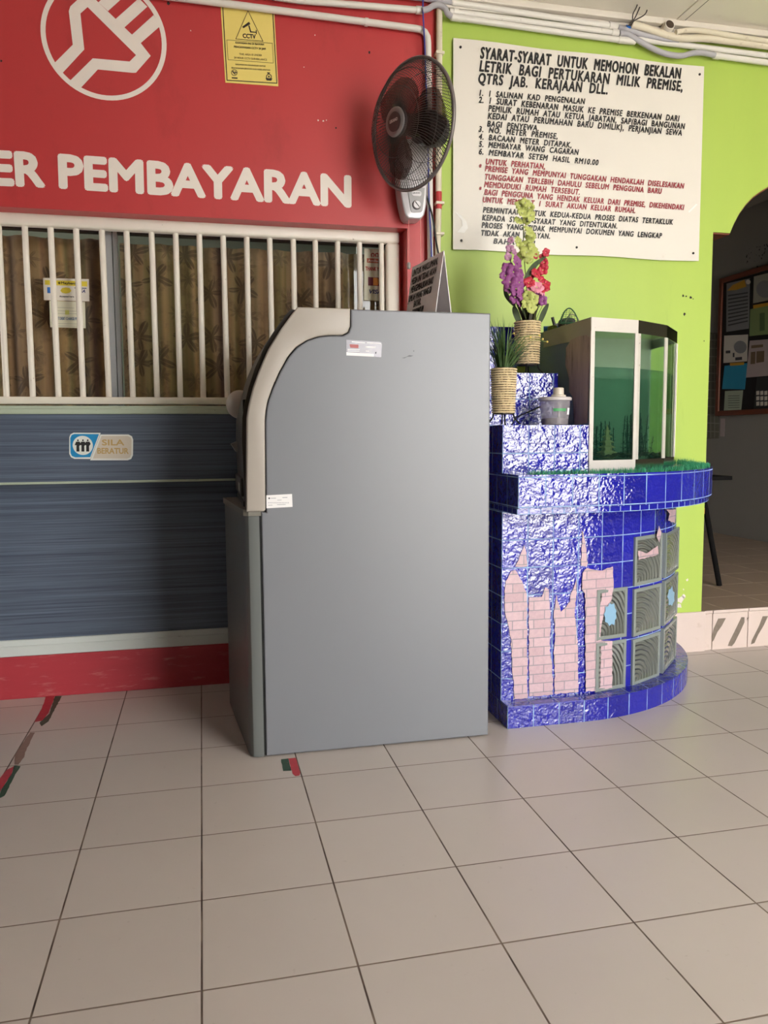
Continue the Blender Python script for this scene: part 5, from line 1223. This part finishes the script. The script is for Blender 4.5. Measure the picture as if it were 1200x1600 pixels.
spray('red_orchid_spray', [(836, 505, 3.13), (842, 450, 3.11), (848, 415, 3.11), (850, 392, 3.12)],
      [(852, 395, 3.11, .75, 0), (846, 402, 3.12, .6, 0), (850, 410, 3.11, .8, 0), (836, 401, 3.12, .5, 0), (848, 422, 3.10, .95, 0), (836, 428, 3.09, .95, 0), (829, 432, 3.10, .7, 0), (845, 438, 3.09, .8, 0), (826, 443, 3.08, 1.05, 0), (853, 447, 3.09, .95, 0), (848, 452, 3.08, .9, 0), (838, 450, 3.07, 1.1, 1), (830, 454, 3.08, .8, 1), (845, 457, 3.07, .8, 1)], [red_p, pink_p], 3, 'red orchid spray')

# clear tub on the lower step
tub = thing('plastic_tub', 'clear plastic food tub with a beige cap on the lower blue step', 'tub', (1.357, 2.905, 1.1465))
x = NT('cloudy plastic'); x.t.nodes.remove(x.b); tr = x.n('ShaderNodeBsdfTransparent'); tr.inputs[0].default_value = (0.9, 0.9, 0.91, 1); df = x.n('ShaderNodeBsdfPrincipled'); df.inputs['Base Color'].default_value = lin((196, 190, 196)); df.inputs['Roughness'].default_value = 0.2
mx = x.n('ShaderNodeMixShader'); mx.inputs[0].default_value = 0.26; x.l(tr.outputs[0], mx.inputs[1]); x.l(df.outputs[0], mx.inputs[2]); x.l(mx.outputs[0], x.out.inputs[0]); cloudy = x.m
tc_ = (1.357, 2.905, 0)
obj('tub_body', lathe(new(), [(0.052, 1.1475), (0.060, 1.245), (0.0585, 1.245), (0.0505, 1.150)], tc_, 32), cloudy, tub, smooth=True, sharp=0.6)
obj('lid', lathe(new(), [(0.064, 1.243), (0.065, 1.252), (0.060, 1.256), (0.03, 1.257)], tc_, 32), M('cloudy lid', (200, 194, 192), 0.3), tub, smooth=True, sharp=0.6)
obj('cap', lathe(new(), [(0.029, 1.257), (0.029, 1.264), (0.021, 1.266), (0.020, 1.291), (0.017, 1.293)], (1.372, 2.905, 0), 28), M('beige cap', (206, 196, 180), 0.45), tub, smooth=True, sharp=0.6)
obj('pellets', lathe(new(), [(0.049, 1.150), (0.0505, 1.172), (0.02, 1.176)], tc_, 24), M('grey brown pellets', (120, 108, 104), 0.8, var=0.3, scale=120), tub)
def tub_wrap(name, a0, a1, z0, z1, mat, label=None):
    bm = new(); prev = None
    for k in range(9):
        a = math.radians(a0 + (a1 - a0) * k / 8); r = lambda z: 0.0527 + (z - 1.1475) / 0.0975 * 0.008 + 0.0006
        v = [bm.verts.new((tc_[0] + r(z) * math.cos(a), tc_[1] + r(z) * math.sin(a), z)) for z in (z0, z1)]
        if prev: bm.faces.new((prev[0], v[0], v[1], prev[1]))
        prev = v
    obj(name, bm, mat, tub, label=label)
tub_wrap('green_label', 240, 292, 1.200, 1.211, M('green label', (70, 150, 92), 0.4)); tub_wrap('price_label', 300, 318, 1.187, 1.213, wp, 'small white price label')
# cable on the step
o = obj('cable', tube(new(), smooth_path([(1.20, 2.96, 1.15), (1.25, 3.03, 1.18), (1.30, 3.045, 1.2), (1.36, 3.04, 1.225)]), 0.003, 8), blk_wire, smooth=True); tag(o, 'black cable running behind the clear tub on the lower step', 'cable')

# ------------------------------------------------------------------ room behind: pin board, papers, table
XI = 4.6
def iq(l, e=0.0): return [px(1040 + x / 3.8125, 280 + y / 3.8125, XI - e) for x, y in l]
pb = thing('pin_board', 'wood-framed dark pin board on the wall of the dim room', 'pin board', px(1165, 540, XI))
b0, b1 = px(1129, 437, XI), px(1126, 649, XI); zt_, zb_ = 2.497, 1.275; ya, yb_ = 6.405, 4.75
obj('board_felt', box(new(), XI - 0.02, XI - 0.001, yb_, ya, zb_, zt_), M('dark felt', (30, 26, 26), 0.9), pb)
bm = new(); box(bm, XI - 0.035, XI - 0.001, ya - 0.045, ya, zb_, zt_, 0.006); box(bm, XI - 0.035, XI - 0.001, yb_, ya - 0.045, zt_ - 0.045, zt_, 0.006); box(bm, XI - 0.035, XI - 0.001, yb_, ya - 0.045, zb_, zb_ + 0.045, 0.006)
obj('wood_frame', bm, wood_m, pb)
XP = XI - 0.022
def ip(l): return [px(1040 + x / 3.8125, 280 + y / 3.8125, XP) for x, y in l]
def board_paper(name, label, l, mat, marks=()):
    q = ip(l); bm = sheet(new(), q, (-1, 0, 0), 0.002); o = obj(name, bm, mat, loc=sum(q, Vector()) / 4); tag(o, label, 'poster', 'papers on the pin board')
    for nm, m, poly in marks:
        b = new(); prism(b, [px(1040 + x / 3.8125, 280 + y / 3.8125, XP - 0.003) for x, y in poly], (0.0006, 0, 0)); obj(nm, b, m, o)
dk_poster = M('grey poster', (140, 140, 142), 0.5); lg_green = M('green leaflet', (140, 160, 104), 0.5); cyan_p = M('cyan leaflet', (40, 150, 190), 0.5); pinkw = M('pinkish paper', (196, 178, 176), 0.5); amber = M('amber print', (216, 160, 50), 0.5); inkg = M('grey ink', (66, 66, 68), 0.6)
P_ = 'print'
board_paper('poster', 'grey text poster with a yellow top at the upper left of the pin board', [(362, 910), (495, 890), (503, 590), (364, 622)], dk_poster, [('yellow_print', amber, [(366, 665), (400, 630), (430, 622), (470, 598), (480, 640), (420, 660)])] + [('text_line', inkg, [(372, 690 + 22 * k), (490, 672 + 21 * k), (490, 680 + 21 * k), (372, 699 + 22 * k)]) for k in range(9)] + [('round_crest', paper_m, circle(492, 612, 14, 14))])
board_paper('poster', 'white poster with a grey gadget picture in the middle left of the pin board', [(345, 1095), (485, 1085), (492, 925), (350, 932)], paper_m, [('picture', dk_poster, circle(445, 1000, 38, 16)), (P_, inkg, [(358, 1022), (385, 1020), (385, 1036), (358, 1038)]), (P_, inkg, [(400, 1035), (410, 1034), (410, 1060), (400, 1060)]), (P_, inkg, [(415, 1062), (455, 1058), (455, 1076), (415, 1080)])])
board_paper('leaflet', 'bright cyan leaflet low on the left of the pin board', [(337, 1250), (472, 1252), (487, 1095), (352, 1112)], cyan_p, [('tab', amber, [(382, 1096), (468, 1090), (466, 1106), (384, 1112)])])
board_paper('leaflet', 'pale green printed sheet at the bottom left of the pin board', [(348, 1380), (450, 1380), (462, 1257), (355, 1262)], M('pale green paper', (178, 190, 166), 0.5), [('text_line', inkg, [(372, 1290 + 14 * k), (440, 1288 + 14 * k), (440, 1291 + 14 * k), (372, 1293 + 14 * k)]) for k in range(6)])
board_paper('poster', 'pale poster with a circle print at the top right of the pin board', [(522, 740), (660, 712), (668, 545), (527, 580)], M('pale poster', (176, 172, 156), 0.5), [('circle_print', dk_poster, circle(592, 655, 52, 20)), ('amber_strip', amber, [(522, 772), (650, 745), (650, 728), (522, 750)])])
board_paper('leaflet', 'olive green leaflet right of the grey text poster', [(500, 935), (650, 920), (655, 735), (505, 775)], lg_green, [(P_, M('dark green print', (92, 116, 70), 0.5), [(560, 800), (590, 795), (590, 900), (560, 905)])])
board_paper('poster', 'pinkish paper with brown pictures right of centre on the pin board', [(480, 1182), (650, 1168), (660, 950), (502, 962)], pinkw, [('brown_picture', M('brown photo', (120, 96, 70), 0.5), [(508, 1030), (535, 1027), (533, 1100), (505, 1102)]), ('brown_picture', M('brown photo', (120, 96, 70), 0.5), [(542, 1026), (588, 1022), (586, 1088), (540, 1095)]), (P_, M('brown photo', (120, 96, 70)), [(510, 990), (580, 984), (580, 1000), (510, 1008)])])
board_paper('calendar', 'dark sheet of white boxed numbers at the bottom right of the pin board', [(523, 1392), (660, 1392), (668, 1172), (545, 1180)], M('black poster', (34, 32, 34), 0.5), [('box_row', paper_m, [(540 + 24 * i, 1262 + 32 * j), (558 + 24 * i, 1260 + 32 * j), (558 + 24 * i, 1284 + 32 * j), (540 + 24 * i, 1286 + 32 * j)]) for j in range(3) for i in range(4)])
q = [px(*p, XI - 0.003) for p in ((1100, 686), (1123, 685), (1125, 521), (1100, 518))]
ch = tag(obj('wall_chart', sheet(new(), q, (-1, 0, 0), 0.002), M('grey chart paper', (120, 118, 106), 0.6), loc=sum(q, Vector()) / 4), 'tall gridded grey chart on the dim wall left of the pin board', 'chart')
bm = new()
for k in range(12):
    y = 530 + 13 * k; prism(bm, [px(*p, XI - 0.0055) for p in ((1100, y), (1124, y + 1), (1124, y + 2.4), (1100, y + 1.4))], (0.0004, 0, 0))
for xx in (1104, 1110, 1116): prism(bm, [px(*p, XI - 0.0055) for p in ((xx, 684), (xx + 1, 684), (xx + 1.3, 522), (xx + .3, 522))], (0.0004, 0, 0))
obj('grid_lines', bm, M('chart lines', (160, 158, 146), 0.6), ch)
q = [px(*p, XI - 0.003) for p in ((1125, 682), (1132, 682), (1133, 654), (1126, 654))]
tag(obj('paper_strip', sheet(new(), q, (-1, 0, 0), 0.002), pinkw, loc=sum(q, Vector()) / 4), 'small pale paper strip just below the pin board corner', 'paper')
bm = new(); rnd = random.Random(9)
for k in range(34):
    x_, y_ = rnd.uniform(1163, 1203), 0; y_ = rnd.uniform(386, 420) - (x_ - 1180) * 0.25; r = rnd.uniform(0.5, 1.5)
    prism(bm, [px(x_ + r * math.cos(a) * .6, y_ + r * math.sin(a) * 1.3, XI - 0.002) for a in (0, 1.2, 2.4, 3.6, 4.9)], (0.0006, 0, 0))
obj('black_speckles', bm, dark_m, bpy.data.objects['wall_inner_right'], label='black speckled paint patch above the pin board')

tb = thing('side_table', 'black table with splayed legs just inside the doorway', 'table', (2.78, 4.3, ZS))
tblack = M('matt black table', (22, 21, 21), 0.85, Specular_IOR_Level=0.1)
obj('table_top', box(new(), 2.46, 3.05, 4.09, 4.65, 0.838, 0.862, 0.004), tblack, tb)
for sx_, sy_ in ((1, 0), (-1, 0), (1, 1), (-1, 1)):
    ft = Vector((2.755 + 0.244 * sx_, 4.11 + 0.52 * sy_, ZS)); hd = Vector((2.755 + 0.115 * sx_, 4.14 + 0.46 * sy_, 0.842)); obj('leg', tube(new(), [hd, ft], 0.0155, 12), tblack, tb, smooth=True)
obj('stretcher', box(new(), 2.62, 2.893, 4.125, 4.155, 0.605, 0.635, 0.003), blk_wire, tb)
obj('orange_block', box(new(), 2.83, 2.893, 4.12, 4.16, 0.637, 0.675, 0.004), M('orange plastic', (236, 130, 30), 0.45), tb, label='orange block on the stretcher')

# ------------------------------------------------------------------ worn tape on the floor
tape_r = M('red floor tape', (178, 44, 58), 0.45, var=0.2, scale=40, dirt=(150, 116, 106), dirt_at=(0.6, 0.68)); tape_g = M('dark green floor tape', (44, 74, 56), 0.5, var=0.3, scale=40, dirt=(120, 116, 104), dirt_at=(0.62, 0.7)); tape_f = M('faded tape residue', (134, 108, 98), 0.6, var=0.15, scale=50)
def tape(label, pieces, ox, oy, s):
    c = pz(ox + pieces[0][1][0][0] / s, oy + pieces[0][1][0][1] / s, 0); t = thing('floor_tape', label, 'floor tape', (c.x, c.y, 0))
    for nm, l, m in pieces:
        P = [pz(ox + x / s, oy + y / s, 0.0004) for x, y in l]; out = []
        for i, p in enumerate(P):
            q = P[(i + 1) % len(P)]; n = max(1, int((q - p).length / 0.02))
            for k in range(n): out.append(p.lerp(q, k / n) + Vector((random.uniform(-1, 1), random.uniform(-1, 1), 0)) * (0.0015 if k else 0))
        obj(nm, prism(new(), out, (0, 0, 0.0006)), m, t)
tape('worn red and green tape strip touching the foot of the counter', [('red_strip', [(610, 150), (722, 150), (640, 370), (560, 470), (455, 490), (540, 330)], tape_r), ('green_strip', [(724, 150), (812, 150), (640, 480), (545, 545), (520, 500), (650, 380)], tape_g)], 0, 1070, 8.42)
tape('worn red and green tape strip at the left picture edge', [('red_strip', [(10, 1215), (90, 1120), (185, 1072), (150, 1180), (60, 1310), (-60, 1500), (-90, 1420)], tape_r), ('green_strip', [(190, 1062), (270, 1072), (200, 1180), (60, 1460), (-40, 1510), (60, 1315), (150, 1185)], tape_g), ('tape_residue', [(400, 630), (460, 630), (330, 890), (320, 950), (240, 1050), (190, 1050), (200, 920), (330, 720)], tape_f)], 0, 1070, 8.42)
tape('short red and green tape piece in front of the cash machine', [('green_strip', [(835, 880), (902, 872), (930, 985), (855, 988)], tape_g), ('red_strip', [(902, 872), (970, 865), (1015, 1000), (1008, 1030), (970, 1037), (942, 1012)], tape_r)], 300, 1040, 6)
